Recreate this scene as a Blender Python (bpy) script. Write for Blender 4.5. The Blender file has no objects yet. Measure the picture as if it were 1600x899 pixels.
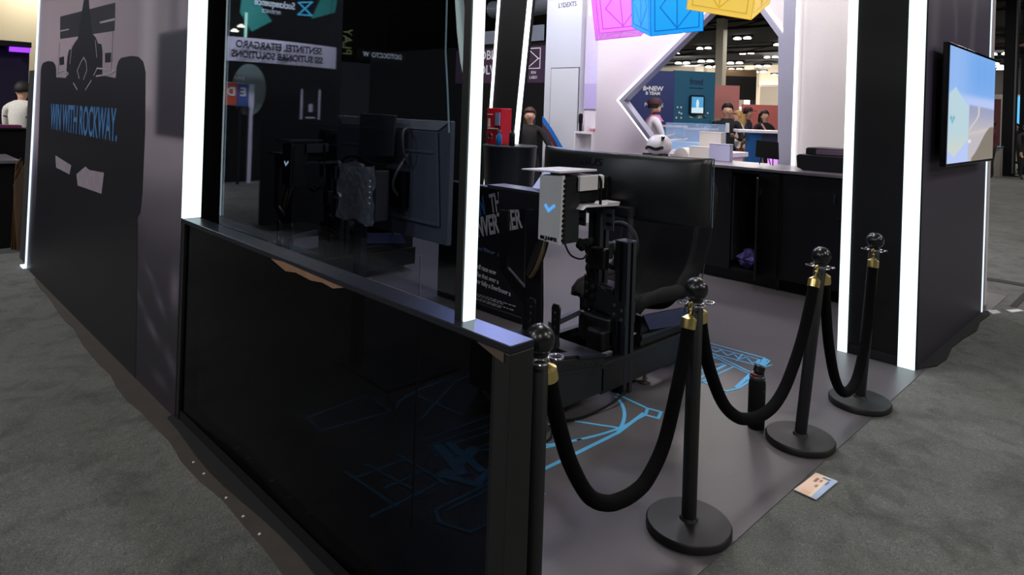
import bpy, bmesh, math, random
import numpy as np
from mathutils import Vector, Matrix
random.seed(7)
C = bpy.context.scene
COL = C.collection

# ------------------------------------------------------------------ camera, world, lights, exposure
cam_d = bpy.data.cameras.new('camera'); cam = bpy.data.objects.new('camera', cam_d); COL.objects.link(cam)
YAW = math.radians(45.3); ROLL = 0.033
fw = Vector((math.cos(YAW), math.sin(YAW), 0)); rt = Vector((math.sin(YAW), -math.cos(YAW), 0)); up = Vector((0, 0, 1))
cx = rt * math.cos(ROLL) + up * math.sin(ROLL); cy = -rt * math.sin(ROLL) + up * math.cos(ROLL)
cam.matrix_world = Matrix(((cx.x, cy.x, -fw.x, 0), (cx.y, cy.y, -fw.y, 0), (cx.z, cy.z, -fw.z, 1.55), (0, 0, 0, 1)))
cam_d.sensor_width = 36; cam_d.lens = 1045 / 1600 * 36; cam_d.shift_y = -(449.5 - 174) / 1600
cam_d.clip_start = 0.05; cam_d.clip_end = 300
C.camera = cam
w = bpy.data.worlds.new('world'); C.world = w; w.use_nodes = True
w.node_tree.nodes['Background'].inputs[0].default_value = (0.6, 0.65, 0.75, 1)
w.node_tree.nodes['Background'].inputs[1].default_value = 0.02
C.view_settings.view_transform = 'Standard'; C.view_settings.look = 'None'
C.view_settings.exposure = 0.0; C.view_settings.gamma = 1.0
try: C.view_settings.use_curve_mapping = False
except Exception: pass

def area(name, loc, tgt, size, power, col=(1, 1, 1)):
    d = bpy.data.lights.new(name, 'AREA'); d.shape = 'DISK'; d.size = size; d.energy = power; d.color = col
    o = bpy.data.objects.new(name, d); COL.objects.link(o); o.location = loc
    v = Vector(tgt) - Vector(loc); o.rotation_euler = v.to_track_quat('-Z', 'Y').to_euler(); return o
HALL = 80
# high-bay lamps of the hall (above the frame), the strong far-left pair added to lift the printed wall, then those farther down the hall
for (x, y, k) in [(-3, -3, 1.6), (-4, 4, 2.4), (-3, 11, 1.6), (-8, 1, 4), (-9, 7, 5), (3, -4, 1.9), (9, -3, 1.8), (10, 3, 1.2), (3.3, 2.6, 1.3), (15, -3, 1.4), (5, 10, .4), (0, 20, 1.2)]:
    area('hall_lamp_light', (x, y, 5.7), (x, y, 0), .8, HALL * k, (1, .97, .92))
for (x, y, k) in [(15, 8, 2.2), (22, 12, 3), (30, 14, 4), (30, 24, 4), (42, 22, 6), (24, 1, 2.5), (36, 6, 4), (48, 12, 9), (48, 20, 12), (46, 27, 10), (4, 24, 2)]:
    area('hall_lamp_light', (x, y, 5.7), (x, y, 0), 1.5, HALL * k, (1, .96, .9))
area('far_wall_fill_light', (43, 19, 5.6), (52, 19, 2.5), 3, 2200, (1, .95, .86)); area('far_wall_fill_light', (43, 27, 5.6), (52, 27, 2.5), 3, 2200, (1, .95, .86))  # added fill lamps that brighten the far wall
area('hall_lamp_light', (8, -9, 5.7), (8, -9, 0), .8, HALL * 5, (1, .97, .92))  # extra lamp added to lift the tower's printed face
area('stand_spot_light', (5.3, 6.7, 4.6), (7.4, 6.4, 1.8), .4, 70, (1, .98, 1))  # extra spot added to brighten the white column
area('banner_fill_light', (-3.2, 9.6, 5.6), (-3.3, 12.6, 2.1), .6, 420, (.92, .94, 1))  # fill lamp added so the banner mirrors brightly in the glass
# booth spots: white neighbouring stand, violet-blue stage wash
area('stand_spot_light', (5.0, 4.6, 4.6), (7.2, 4.4, 1.6), .5, 90, (1, .97, 1))
area('stand_spot_light', (5.2, 2.4, 4.4), (7.0, 2.2, 1.8), .4, 45, (1, .97, .95))
area('stand_inner_light', (8.4, 4.4, 4.6), (8.4, 4.4, 0), .8, 120, (1, .96, 1))
area('stage_wash_light', (6.8, 7.0, 3.95), (2.0, 2.2, .8), 1.1, 60, (.36, .44, 1))

# ------------------------------------------------------------------ materials
def lin(c):
    return tuple(((v / 255) / 12.92 if v / 255 <= .04045 else ((v / 255 + .055) / 1.055) ** 2.4) for v in c)
MATS = {}
def M(name, rgb, rough=.5, metal=0, spec=.5, var=.12, scale=30, bump=0, bscale=200, coat=0, alpha=None):
    if name in MATS: return MATS[name]
    m = bpy.data.materials.new(name); m.use_nodes = True; nt = m.node_tree; b = nt.nodes['Principled BSDF']
    c = lin(rgb)
    tc = nt.nodes.new('ShaderNodeTexCoord'); n = nt.nodes.new('ShaderNodeTexNoise'); n.inputs['Scale'].default_value = scale; n.inputs['Detail'].default_value = 4
    nt.links.new(tc.outputs['Object'], n.inputs['Vector'])
    r = nt.nodes.new('ShaderNodeMix'); r.data_type = 'RGBA'
    r.inputs[6].default_value = (*[v * (1 - var) for v in c], 1); r.inputs[7].default_value = (*[min(1, v * (1 + var)) for v in c], 1)
    nt.links.new(n.outputs['Fac'], r.inputs[0]); nt.links.new(r.outputs[2], b.inputs['Base Color'])
    b.inputs['Roughness'].default_value = rough; b.inputs['Metallic'].default_value = metal
    b.inputs['Specular IOR Level'].default_value = spec; b.inputs['Coat Weight'].default_value = coat
    if alpha is not None: b.inputs['Alpha'].default_value = alpha
    if bump:
        n2 = nt.nodes.new('ShaderNodeTexNoise'); n2.inputs['Scale'].default_value = bscale; n2.inputs['Detail'].default_value = 3
        nt.links.new(tc.outputs['Object'], n2.inputs['Vector'])
        bp = nt.nodes.new('ShaderNodeBump'); bp.inputs['Strength'].default_value = bump; bp.inputs['Distance'].default_value = .01
        nt.links.new(n2.outputs['Fac'], bp.inputs['Height']); nt.links.new(bp.outputs['Normal'], b.inputs['Normal'])
    MATS[name] = m; return m
def EM(name, col, s):
    if name in MATS: return MATS[name]
    m = bpy.data.materials.new(name); m.use_nodes = True; nt = m.node_tree; b = nt.nodes['Principled BSDF']
    b.inputs['Base Color'].default_value = (*[.8 * v for v in col], 1); b.inputs['Roughness'].default_value = .4
    n = nt.nodes.new('ShaderNodeTexNoise'); n.inputs['Scale'].default_value = 3
    mp = nt.nodes.new('ShaderNodeMapRange'); mp.inputs['To Min'].default_value = s * .92; mp.inputs['To Max'].default_value = s * 1.08
    nt.links.new(n.outputs['Fac'], mp.inputs['Value']); nt.links.new(mp.outputs['Result'], b.inputs['Emission Strength'])
    b.inputs['Emission Color'].default_value = (*col, 1); MATS[name] = m; return m
def GLASS(name, tint, refl, ior, rough=.02):
    m = bpy.data.materials.new(name); m.use_nodes = True; nt = m.node_tree; nt.nodes.clear()
    o = nt.nodes.new('ShaderNodeOutputMaterial'); mx = nt.nodes.new('ShaderNodeMixShader'); t = nt.nodes.new('ShaderNodeBsdfTransparent'); g = nt.nodes.new('ShaderNodeBsdfGlossy')
    t.inputs['Color'].default_value = (*tint, 1); g.inputs['Color'].default_value = (refl, refl, refl * 1.04, 1); g.inputs['Roughness'].default_value = rough
    f0 = ((ior - 1) / (ior + 1)) ** 2; lw = nt.nodes.new('ShaderNodeLayerWeight'); lw.inputs['Blend'].default_value = .5
    pw = nt.nodes.new('ShaderNodeMath'); pw.operation = 'POWER'; pw.inputs[1].default_value = 5; f = nt.nodes.new('ShaderNodeMath'); f.operation = 'MULTIPLY_ADD'; f.inputs[1].default_value = 1 - f0; f.inputs[2].default_value = f0
    nt.links.new(lw.outputs['Facing'], pw.inputs[0]); nt.links.new(pw.outputs[0], f.inputs[0])
    nt.links.new(f.outputs[0], mx.inputs[0]); nt.links.new(t.outputs[0], mx.inputs[1]); nt.links.new(g.outputs[0], mx.inputs[2]); nt.links.new(mx.outputs[0], o.inputs[0])
    return m
def ATTR(name, emit=0, rough=.5, spec=.4, coat=0):
    m = bpy.data.materials.new(name); m.use_nodes = True; nt = m.node_tree; b = nt.nodes['Principled BSDF']
    a = nt.nodes.new('ShaderNodeAttribute'); a.attribute_name = 'print'
    b.inputs['Roughness'].default_value = rough; b.inputs['Specular IOR Level'].default_value = spec; b.inputs['Coat Weight'].default_value = coat
    if emit:
        b.inputs['Base Color'].default_value = (.01, .01, .012, 1)
        nt.links.new(a.outputs['Color'], b.inputs['Emission Color']); b.inputs['Emission Strength'].default_value = emit
    else: nt.links.new(a.outputs['Color'], b.inputs['Base Color'])
    return m
def CARPET():
    m = bpy.data.materials.new('hall_carpet'); m.use_nodes = True; nt = m.node_tree; b = nt.nodes['Principled BSDF']; L = nt.links.new
    tc = nt.nodes.new('ShaderNodeTexCoord')
    def noise(s, d=4, dist=0):
        n = nt.nodes.new('ShaderNodeTexNoise'); n.inputs['Scale'].default_value = s; n.inputs['Detail'].default_value = d; n.inputs['Distortion'].default_value = dist
        L(tc.outputs['Object'], n.inputs['Vector']); return n.outputs['Fac']
    def ramp(f, lo, hi, a, c):
        r = nt.nodes.new('ShaderNodeMapRange'); r.inputs['From Min'].default_value = lo; r.inputs['From Max'].default_value = hi; r.inputs['To Min'].default_value = a; r.inputs['To Max'].default_value = c
        L(f, r.inputs['Value']); return r.outputs['Result']
    def mul(a, c):
        n = nt.nodes.new('ShaderNodeMath'); n.operation = 'MULTIPLY'; L(a, n.inputs[0]); L(c, n.inputs[1]); return n.outputs[0]
    big = ramp(noise(.9, 3), .3, .7, .82, 1.12); mid = ramp(noise(5.5, 3, .8), .28, .55, .62, 1.1); wm = nt.nodes.new('ShaderNodeMath'); wm.operation = 'SUBTRACT'; wm.inputs[1].default_value = .5; L(noise(30, 1, .9), wm.inputs[0])
    wa = nt.nodes.new('ShaderNodeMath'); wa.operation = 'PINGPONG'; wa.inputs[1].default_value = .035; L(wm.outputs[0], wa.inputs[0])
    fine = mul(ramp(wa.outputs[0], 0, .035, .72, 1.28), ramp(noise(140, 2, 1), .3, .7, .7, 1.3))
    v = mul(mul(big, mid), fine)
    mx = nt.nodes.new('ShaderNodeMix'); mx.data_type = 'RGBA'; mx.blend_type = 'MULTIPLY'; mx.inputs[0].default_value = 1
    mx.inputs[6].default_value = (.121, .126, .118, 1); L(v, mx.inputs[7]); L(mx.outputs[2], b.inputs['Base Color'])
    b.inputs['Roughness'].default_value = .95; b.inputs['Specular IOR Level'].default_value = .1; b.inputs['Sheen Weight'].default_value = .15
    bp = nt.nodes.new('ShaderNodeBump'); bp.inputs['Strength'].default_value = .6; bp.inputs['Distance'].default_value = .006
    L(fine, bp.inputs['Height']); L(bp.outputs['Normal'], b.inputs['Normal']); return m

BLK = M('black_satin', (12, 12, 15), .42, bump=.03)
BLKG = M('black_gloss', (12, 12, 15), .18)
MATT = M('black_matt', (14, 14, 16), .8, spec=.2)
EXTR = M('black_anodised', (36, 38, 43), .4, metal=.3)
POWD = M('powder_black', (17, 17, 19), .48, bump=.05, bscale=500)
VELV = M('black_velvet', (9, 9, 11), .95, spec=.1, bump=.2, bscale=120)
BRASS = M('brass', (236, 212, 140), .3, metal=1)
CHROME = M('chrome', (200, 200, 205), .12, metal=1)
GREYP = M('grey_plastic', (66, 66, 72), .5)
WHITE = M('white_laminate', (226, 222, 226), .3, var=.03)
WHITEP = M('white_paint', (214, 211, 212), .55, var=.03)
CREAM = M('cream_board', (222, 214, 205), .6, var=.04)
LAV = M('lavender_board', (186, 184, 216), .5, var=.04)
VINYL = M('dark_vinyl', (84, 80, 84), .38, spec=.4, var=.1, scale=2.2, bump=.04, bscale=40)
VBORD = M('vinyl_border', (70, 64, 60), .6, var=.3, scale=9)
BLUEP = M('blue_print', (84, 170, 220), .5, var=.1)
LED = EM('led_diffuser', (.76, .96, 1), 1.5)
LEDS = EM('led_diffuser_soft', (.7, .85, 1), 1.3)
LEDT = M('frosted_tube', (178, 205, 208), .35, var=.05)
SKIN = M('skin', (205, 158, 132), .55, var=.06); SKIND = M('skin_brown', (150, 104, 82), .55, var=.06)
HAIRD = M('dark_hair', (26, 20, 18), .6, bump=.3, bscale=300); HAIRB = M('brown_hair', (70, 46, 30), .6, bump=.3, bscale=300)
EYEW = M('eye_white', (225, 222, 218), .3)
LIPS = M('lips', (150, 88, 80), .5)

# ------------------------------------------------------------------ mesh helpers
class MB:
    def __init__(s): s.v = []; s.f = []; s.mi = []; s.m = 0
    def add(s, vs, fs):
        k = len(s.v); s.v += [tuple(map(float, p)) for p in vs]; s.f += [tuple(i + k for i in f) for f in fs]; s.mi += [s.m] * len(fs); return s
    def box(s, x0, x1, y0, y1, z0, z1):
        return s.add([(x0, y0, z0), (x1, y0, z0), (x1, y1, z0), (x0, y1, z0), (x0, y0, z1), (x1, y0, z1), (x1, y1, z1), (x0, y1, z1)],
                     [(3, 2, 1, 0), (4, 5, 6, 7), (0, 1, 5, 4), (1, 2, 6, 5), (2, 3, 7, 6), (3, 0, 4, 7)])
    def bar(s, p0, p1, w, h, upv=(0, 0, 1)):
        p0, p1 = Vector(p0), Vector(p1); d = (p1 - p0).normalized(); a = d.cross(Vector(upv))
        if a.length < 1e-4: a = d.cross(Vector((1, 0, 0)))
        a.normalize(); b = a.cross(d); a *= w / 2; b *= h / 2
        return s.add([p0 - a - b, p0 + a - b, p0 + a + b, p0 - a + b, p1 - a - b, p1 + a - b, p1 + a + b, p1 - a + b],
                     [(3, 2, 1, 0), (4, 5, 6, 7), (0, 1, 5, 4), (1, 2, 6, 5), (2, 3, 7, 6), (3, 0, 4, 7)])
    def profile(s, p0, p1, w, upv=(1, 0, 0)):      # T-slot extrusion with a groove in each side
        p0, p1 = Vector(p0), Vector(p1); d = (p1 - p0).normalized(); a = d.cross(Vector(upv)).normalized(); b = a.cross(d)
        h = w / 2; g = .14 * w; dp = .3 * w; pts = []
        for q in range(4):
            for (u, v) in [(-h, -h), (-g, -h), (-g, -h + dp), (g, -h + dp), (g, -h)]:
                for _ in range(q): u, v = -v, u
                pts.append((u, v))
        n = len(pts); vs = [p + a * u + b * v for p in (p0, p1) for u, v in pts]
        fs = [(i, (i + 1) % n, n + (i + 1) % n, n + i) for i in range(n)] + [tuple(range(n - 1, -1, -1)), tuple(range(n, 2 * n))]
        return s.add(vs, fs)
    def tube(s, pts, r, n=10, closed=False):
        pts = [Vector(p) for p in pts]; N = len(pts); rs = r if isinstance(r, (list, tuple)) else [r] * N
        vs = []; prev = None
        for i, p in enumerate(pts):
            if closed: t = pts[(i + 1) % N] - pts[i - 1]
            else: t = pts[min(i + 1, N - 1)] - pts[max(i - 1, 0)]
            t.normalize()
            if prev is None:
                prev = t.cross(Vector((0, 0, 1)))
                if prev.length < 1e-3: prev = t.cross(Vector((1, 0, 0)))
            prev = (prev - t * prev.dot(t)).normalized(); b = t.cross(prev)
            vs += [p + (prev * math.cos(2 * math.pi * k / n) + b * math.sin(2 * math.pi * k / n)) * rs[i] for k in range(n)]
        fs = []
        for i in range(N if closed else N - 1):
            j = (i + 1) % N
            fs += [(i * n + k, i * n + (k + 1) % n, j * n + (k + 1) % n, j * n + k) for k in range(n)]
        if not closed: fs += [tuple(range(n - 1, -1, -1)), tuple((N - 1) * n + k for k in range(n))]
        return s.add(vs, fs)
    def lathe(s, prof, c=(0, 0, 0), n=24, sx=1, sy=1):
        vs = []; fs = []; P = len(prof)
        for (r, z) in prof: vs += [(c[0] + sx * r * math.cos(2 * math.pi * k / n), c[1] + sy * r * math.sin(2 * math.pi * k / n), c[2] + z) for k in range(n)]
        for i in range(P - 1): fs += [(i * n + k, i * n + (k + 1) % n, (i + 1) * n + (k + 1) % n, (i + 1) * n + k) for k in range(n)]
        fs += [tuple(range(n - 1, -1, -1)), tuple((P - 1) * n + k for k in range(n))]
        return s.add(vs, fs)
    def ball(s, c, r, n=16, sx=1, sy=1, sz=1):
        prof = [(max(1e-4, r * math.sin(math.pi * i / 10)), -r * sz * math.cos(math.pi * i / 10)) for i in range(11)]
        return s.lathe(prof, c, n, sx, sy)
    def prism(s, poly, ax, lo, hi):                # polygon in the plane across axis ax
        def P(a, b, t): return (t, a, b) if ax == 'x' else (a, t, b) if ax == 'y' else (a, b, t)
        n = len(poly); vs = [P(a, b, lo) for a, b in poly] + [P(a, b, hi) for a, b in poly]
        fs = [tuple(range(n - 1, -1, -1)), tuple(range(n, 2 * n))] + [(i, (i + 1) % n, n + (i + 1) % n, n + i) for i in range(n)]
        return s.add(vs, fs)
    def ring(s, poly, ax, lo, hi, wdt):            # closed frame along a polygon, inset by wdt
        n = len(poly); c = (sum(p[0] for p in poly) / n, sum(p[1] for p in poly) / n); inn = []
        for i in range(n):
            p0, p, p1 = [Vector(poly[(i + k) % n]) for k in (-1, 0, 1)]
            n0 = Vector((-(p - p0).y, (p - p0).x)).normalized(); n1 = Vector((-(p1 - p).y, (p1 - p).x)).normalized()
            if n0.dot(Vector(c) - p) < 0 and n1.dot(Vector(c) - p) < 0: n0 = -n0; n1 = -n1
            m = (n0 + n1); m = m / max(.3, m.dot(n0)); inn.append(tuple(p + m * wdt))
        for i in range(n):
            j = (i + 1) % n; s.prism([poly[i], poly[j], inn[j], inn[i]], ax, lo, hi)
        return s
    def stroke(s, pts, wdt, ax='z', lo=0, hi=.001):
        for i_, (a, b) in enumerate(zip(pts[:-1], pts[1:])):
            a, b = Vector(a), Vector(b); d = (b - a); ep = .00012 * (i_ % 2)
            if d.length < 1e-5: continue
            d.normalize(); q = Vector((-d.y, d.x)) * wdt / 2; e = d * wdt * .4
            s.prism([tuple(a - e - q), tuple(b + e - q), tuple(b + e + q), tuple(a - e + q)], ax, lo - (ep if ax != 'z' else 0), hi + ep)
        return s
    def build(s, name, mat, parent=None, bevel=0, smooth=None, world=True, origin=None):
        me = bpy.data.meshes.new(name)
        off = Vector((0, 0, 0))
        o = bpy.data.objects.new(name, me)
        if parent is not None:
            if world:
                q = parent
                while q is not None: off += q.location; q = q.parent
            o.parent = parent
        elif world:
            a = np.array(s.v); off = Vector(origin) if origin else Vector((float((a[:, 0].min() + a[:, 0].max()) / 2), float((a[:, 1].min() + a[:, 1].max()) / 2), float(a[:, 2].min())))
            o.location = off
        me.from_pydata([tuple(Vector(p) - off) for p in s.v], [], s.f)
        bm = bmesh.new(); bm.from_mesh(me); bmesh.ops.recalc_face_normals(bm, faces=bm.faces); bm.to_mesh(me); bm.free()
        for m in (mat if isinstance(mat, (list, tuple)) else [mat]): me.materials.append(m)
        if isinstance(mat, (list, tuple)): me.polygons.foreach_set('material_index', s.mi)
        COL.objects.link(o)
        if bevel:
            b = o.modifiers.new('bevel', 'BEVEL'); b.width = bevel; b.segments = 2; b.limit_method = 'ANGLE'; b.angle_limit = .6
        if smooth is None: smooth = False
        if smooth:
            me.polygons.foreach_set('use_smooth', [True] * len(me.polygons))
            try: me.set_sharp_from_angle(angle=math.radians(40))
            except Exception: pass
        return o
def B(): return MB()
def thing(name, label, cat, loc=(0, 0, 0), group=None, rz=0):
    o = bpy.data.objects.new(name, None); COL.objects.link(o); o.location = loc; o.rotation_euler.z = rz; o.empty_display_size = .1
    return tag(o, label, cat, group)
def tag(o, label, cat, group=None):
    o['label'] = label; o['category'] = cat
    if group: o['group'] = group
    return o
def lab(o, t): o['label'] = t; return o
def struct(o, label=None, cat=None):
    o['kind'] = 'structure'
    if label: o['label'] = label
    if cat: o['category'] = cat
    return o
def dup(root, loc, label, group=None, rz=None):
    def cp(o, par):
        c = o.copy(); COL.objects.link(c)
        if par is not None: c.parent = par
        for ch in kids.get(o.name, []): cp(ch, c)
        return c
    kids = {}
    for o in bpy.data.objects:
        if o.parent: kids.setdefault(o.parent.name, []).append(o)
    r = cp(root, None); r.location = loc; r['label'] = label
    if rz is not None: r.rotation_euler.z = rz
    if group: r['group'] = group
    return r
def text(body, loc, size, xdir, zdir, mat, parent, name='lettering', sx=1, shear=0, bold=0, align='CENTER', depth=.0012):
    c = bpy.data.curves.new(name, 'FONT'); c.body = body; c.size = size; c.extrude = depth; c.shear = shear; c.offset = bold
    c.align_x = align; c.align_y = 'CENTER'; c.resolution_u = 3; c.materials.append(mat)
    o = bpy.data.objects.new(name, c); COL.objects.link(o)
    x = Vector(xdir).normalized(); y = Vector(zdir).normalized(); z = x.cross(y)
    off = Vector((0, 0, 0)); q = parent
    while q is not None: off += q.location; q = q.parent
    o.parent = parent
    m = Matrix((x * sx, y, z)).transposed().to_4x4(); m.translation = Vector(loc) - off
    bpy.context.view_layer.update()
    me = bpy.data.meshes.new_from_object(o.evaluated_get(bpy.context.evaluated_depsgraph_get())); me.transform(m)
    bpy.data.objects.remove(o); bpy.data.curves.remove(c)
    o = bpy.data.objects.new(name, me); COL.objects.link(o); o.parent = parent
    return o
def printgrid(name, c0, u, v, nu, nv, fn, mat, parent):
    U, V = np.meshgrid(np.linspace(0, 1, nu), np.linspace(0, 1, nv)); c0 = np.array(c0); u = np.array(u); v = np.array(v)
    P = c0 + U[..., None] * u + V[..., None] * v; off = np.array((0., 0, 0)); q = parent
    while q is not None: off += np.array(q.location); q = q.parent
    P = P - off
    rgb = np.clip(fn(U, V), 0, 255) / 255; rgb = np.where(rgb <= .04045, rgb / 12.92, ((rgb + .055) / 1.055) ** 2.4)
    me = bpy.data.meshes.new(name); idx = np.arange(nu * nv).reshape(nv, nu)
    f = np.stack([idx[:-1, :-1], idx[:-1, 1:], idx[1:, 1:], idx[1:, :-1]], -1).reshape(-1, 4)
    me.from_pydata(P.reshape(-1, 3).tolist(), [], f.tolist())
    a = me.color_attributes.new('print', 'FLOAT_COLOR', 'POINT'); a.data.foreach_set('color', np.concatenate([rgb.reshape(-1, 3), np.ones((nu * nv, 1))], 1).astype(np.float32).ravel())
    me.materials.append(mat); o = bpy.data.objects.new(name, me); COL.objects.link(o)
    if parent is not None: o.parent = parent
    return o
def sstep(x, a, b): t = np.clip((x - a) / (b - a), 0, 1); return t * t * (3 - 2 * t)
def blend(c, col, m): return c * (1 - m[..., None]) + np.array(col) * m[..., None]
def rectm(A, Bv, a0, a1, b0, b1, s): return sstep(A, a0 - s, a0 + s) * (1 - sstep(A, a1 - s, a1 + s)) * sstep(Bv, b0 - s, b0 + s) * (1 - sstep(Bv, b1 - s, b1 + s))

# ------------------------------------------------------------------ hall shell
CARP = CARPET()
struct(B().box(-25, 80, -25, 60, -.1, 0).build('floor', CARP), 'grey mottled carpet of the exhibition hall', 'floor')
struct(B().box(-25, 80, -25, 60, 6.0, 6.1).build('ceiling', M('ceiling_black', (9, 9, 10), .9, spec=.1)), 'black ceiling of the exhibition hall', 'ceiling')
HW = M('hall_wall', (172, 160, 142), .8, var=.06, scale=1)
wb = struct(B().box(52, 52.4, -10, 60, 0, 6).build('wall_back', HW), 'beige far wall of the exhibition hall', 'wall')
for y in (17, 20.4, 24.5, 29, 34, 12, 6):
    struct(B().box(51.4, 52, y, y + .8, 0, 6).build('pillar', M('pilaster', (196, 188, 172), .8, var=.05), wb))
for (y0, y1, z0, z1) in [(21.5, 24.2, .2, 4.2), (18, 20.2, 3.1, 3.9), (17.9, 20.2, .2, 2.7), (24.9, 28.6, 2.4, 5)]:
    B().box(51.85, 52, y0, y1, z0, z1).build('panel', M('hall_shutter', (92, 84, 74), .7), wb, bevel=.03)
for (y0, y1, z) in [(21.5, 24.2, 4.3), (24.9, 28.6, 2.3)]:
    B().box(51.7, 52, y0, y1, z, z + .22).build('beam', M('pilaster', (0, 0, 0)), wb)
struct(B().box(-25, 14, 25, 25.4, 0, 6).build('wall_left', M('beige_wall', (206, 192, 160), .85, var=.03)), 'beige hall wall above the purple lit stand', 'wall')
struct(B().box(27.5, 27.85, 14.6, 14.95, 0, 6).build('column', M('column_paint', (205, 196, 178), .7, var=.04)), 'square pale hall column behind the pink wall', 'column')
# roof trusses under the ceiling
TR = M('truss', (26, 26, 28), .8, spec=.2)
for i, (x0, y0, x1, y1, z) in enumerate([(28, -8, 28, 40, 5.6), (38, -8, 38, 50, 5.55), (16, -10, 16, 40, 5.7), (46, -8, 46, 50, 5.5)]):
    b = B(); b.bar((x0, y0, z), (x1, y1, z), .12, .12); b.bar((x0, y0, z + .3), (x1, y1, z + .3), .1, .1); n = 30
    for k in range(n):
        ya = y0 + (y1 - y0) * k / n; yb = y0 + (y1 - y0) * (k + 1) / n
        b.bar((x0, ya, z + .3 * (k % 2)), (x0, yb, z + .3 * ((k + 1) % 2)), .05, .05)
    struct(b.build('trim_%d' % (i + 1), TR), 'dark steel roof truss under the hall ceiling', 'truss')
# paired ceiling lamps
LAMP = EM('lamp_glow', (1, .95, .86), 9)
lp = [(33.63, 16.76, 5.9), (37.46, 21.16, 5.9), (37.47, 16.28, 5.9), (41.54, 20.36, 5.9), (44.7, 20.15, 5.9), (39.96, 24.88, 5.9), (36, 21.75, 4.9), (35.3, 19.8, 4.9), (37.1, 18.9, 4.9), (39.9, 18.5, 4.9),
      (44.6, 20.9, 4.9), (39.4, 21.6, 4.9), (41.9, 21.3, 4.9), (48.1, 21.1, 4.9), (43.4, 22.6, 4.9), (36.5, 6.0, 4.9), (42.2, 7.4, 4.9), (44, 6.9, 4.9), (46, 7.2, 4.9), (27, 3.0, 5.9)]
first = None
for i, (x, y, z) in enumerate(lp):
    if first is None:
        t = thing('ceiling_lamp', '', 'lamp', (x, y, z), 'paired lamps under the hall ceiling'); first = t
        B().box(-.12, .12, -.55, .55, 0, .1).build('housing', MATT, t, world=False)
        for s in (-.28, .28):
            B().lathe([(.1, .02), (.2, -.06), (.2, -.1)], (0, s, 0), 14).build('lens', LAMP, t, world=False)
        B().tube([(0, 0, .1), (0, 0, 1.1 if z < 5.5 else .1)], .02, 6).build('hanger', MATT, t, world=False)
    else: t = dup(first, (x, y, z), '', 'paired lamps under the hall ceiling')
    t['label'] = 'pair of round white lamps high in the hall beyond the wall screen' if y < 8 else 'pair of round white lamps tight under the dark ceiling in the pointed opening' if z > 5 else 'pair of round white lamps hung low in the distance in the pointed opening'
    t['group'] = 'hall lamps beyond the wall screen' if y < 8 else 'high hall lamps in the pointed opening' if z > 5 else 'low hall lamps in the pointed opening'

# ------------------------------------------------------------------ booth floor
bf = struct(B().prism([(1.165, 1.13), (7.6, 1.13), (7.6, 7.3), (1.165, 7.3)], 'z', 0, .004).build('floor_vinyl', VINYL), 'dark grey vinyl floor of the stand', 'floor')
pts = [(1.16, 1.0)]
pl_ = [(1.165, 1.13), (1.165, 6.9)] + [(1.16 - (.105 if y < 4.2 else .105 - .03 * (y - 4.2)) * (1 + .10 * math.sin(y * 7) + .05 * math.sin(y * 19)), y) for y in [6.8 - .2 * k for k in range(29)]]
e = struct(B().prism(pl_, 'z', 0, .003).build('trim_5', VBORD), 'brown grey vinyl border strip below the low barrier', 'trim')
sp = B()
for y in (2.95, 2.83, 2.6, 2.44, 2.3): sp.box(1.075, 1.083, y, y + .010, .003, .006)
sp.build('paint_speck', WHITEP, e)
struct(B().prism([(1.17, 1.12), (1.17, 3.47)] + [(1.145 - .03 * (1 + .5 * math.sin(y * 5)), y) for y in [3.45 - .15 * k for k in range(16)]], 'z', .003, .010).build('trim_8', M('skirt_cloth', (20, 20, 24), .9)), 'black cloth skirting creeping out below the low barrier', 'trim')
# skirt cloth bulging out under the tower
pl_ = [(4.8, 1.175), (6.74, 1.175), (6.82, 1.14)] + [(x, 1.105 + .02 * math.sin(x * 7)) for x in (6.7, 6.4, 6.1, 5.8, 5.5, 5.2, 5.0)] + [(4.86, 1.15)]
struct(B().prism(pl_, 'z', 0, .012).build('trim_6', M('skirt_cloth', (20, 20, 24), .9, bump=.2, bscale=20)), 'crumpled black cloth edge below the tower', 'trim')
b = B(); b.prism([(8.2, -.6), (8.35, -.6), (8.35, 2.2), (8.2, 2.2)], 'z', 0, .004); b.prism([(7.2, 1.0), (8.2, 1.0), (8.2, 1.05), (7.2, 1.05)], 'z', 0, .004)
struct(b.build('trim_7', M('carpet_tape', (30, 30, 30), .8)), 'dark seam tape across the carpet beyond the tower', 'trim')
b = B(); b.prism([(6.76, 1.1), (6.86, 1.06), (6.92, 1.1), (6.84, 1.16)], 'z', .001, .008); b.prism([(6.95, 1.0), (7.1, .94), (7.12, .98), (6.99, 1.05)], 'z', .001, .006)
tag(b.build('paper_scrap', WHITEP), 'torn white paper scrap on the carpet at the far tower corner', 'paper')

# blueprint of a racing car printed on the vinyl
Z0, Z1 = .0041, .0048
LN = []
def ln(*p, w=.014, mirror=False):
    LN.append((p, w))
    if mirror: LN.append(([(x, 4.82 - y) for x, y in p], w))
def arc(a, m, c, n=10):
    return [tuple((1 - t) ** 2 * a[i] + 2 * t * (1 - t) * m[i] + t * t * c[i] for i in (0, 1)) for t in [k / n for k in range(n + 1)]]
ln((3.051, 2.18), (3.03, 1.97), (3.05, 1.90), (2.975, 1.87), (2.955, 1.935), (3.03, 1.97), w=.017)
ln(*arc((3.018, 2.165), (2.93, 2.0), (2.688, 1.913)), w=.018)
ln((1.95, 1.935), (2.133, 1.927), (2.688, 1.913), (2.96, 1.951), w=.02); ln((2.74, 1.935), (2.95, 1.935), w=.012)
ln(*arc((2.2, 2.13), (2.5, 1.96), (2.742, 1.935)), w=.016); ln((2.626, 2.124), (2.731, 1.945)); ln((2.3, 2.05), (2.5, 1.99), w=.012)
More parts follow.
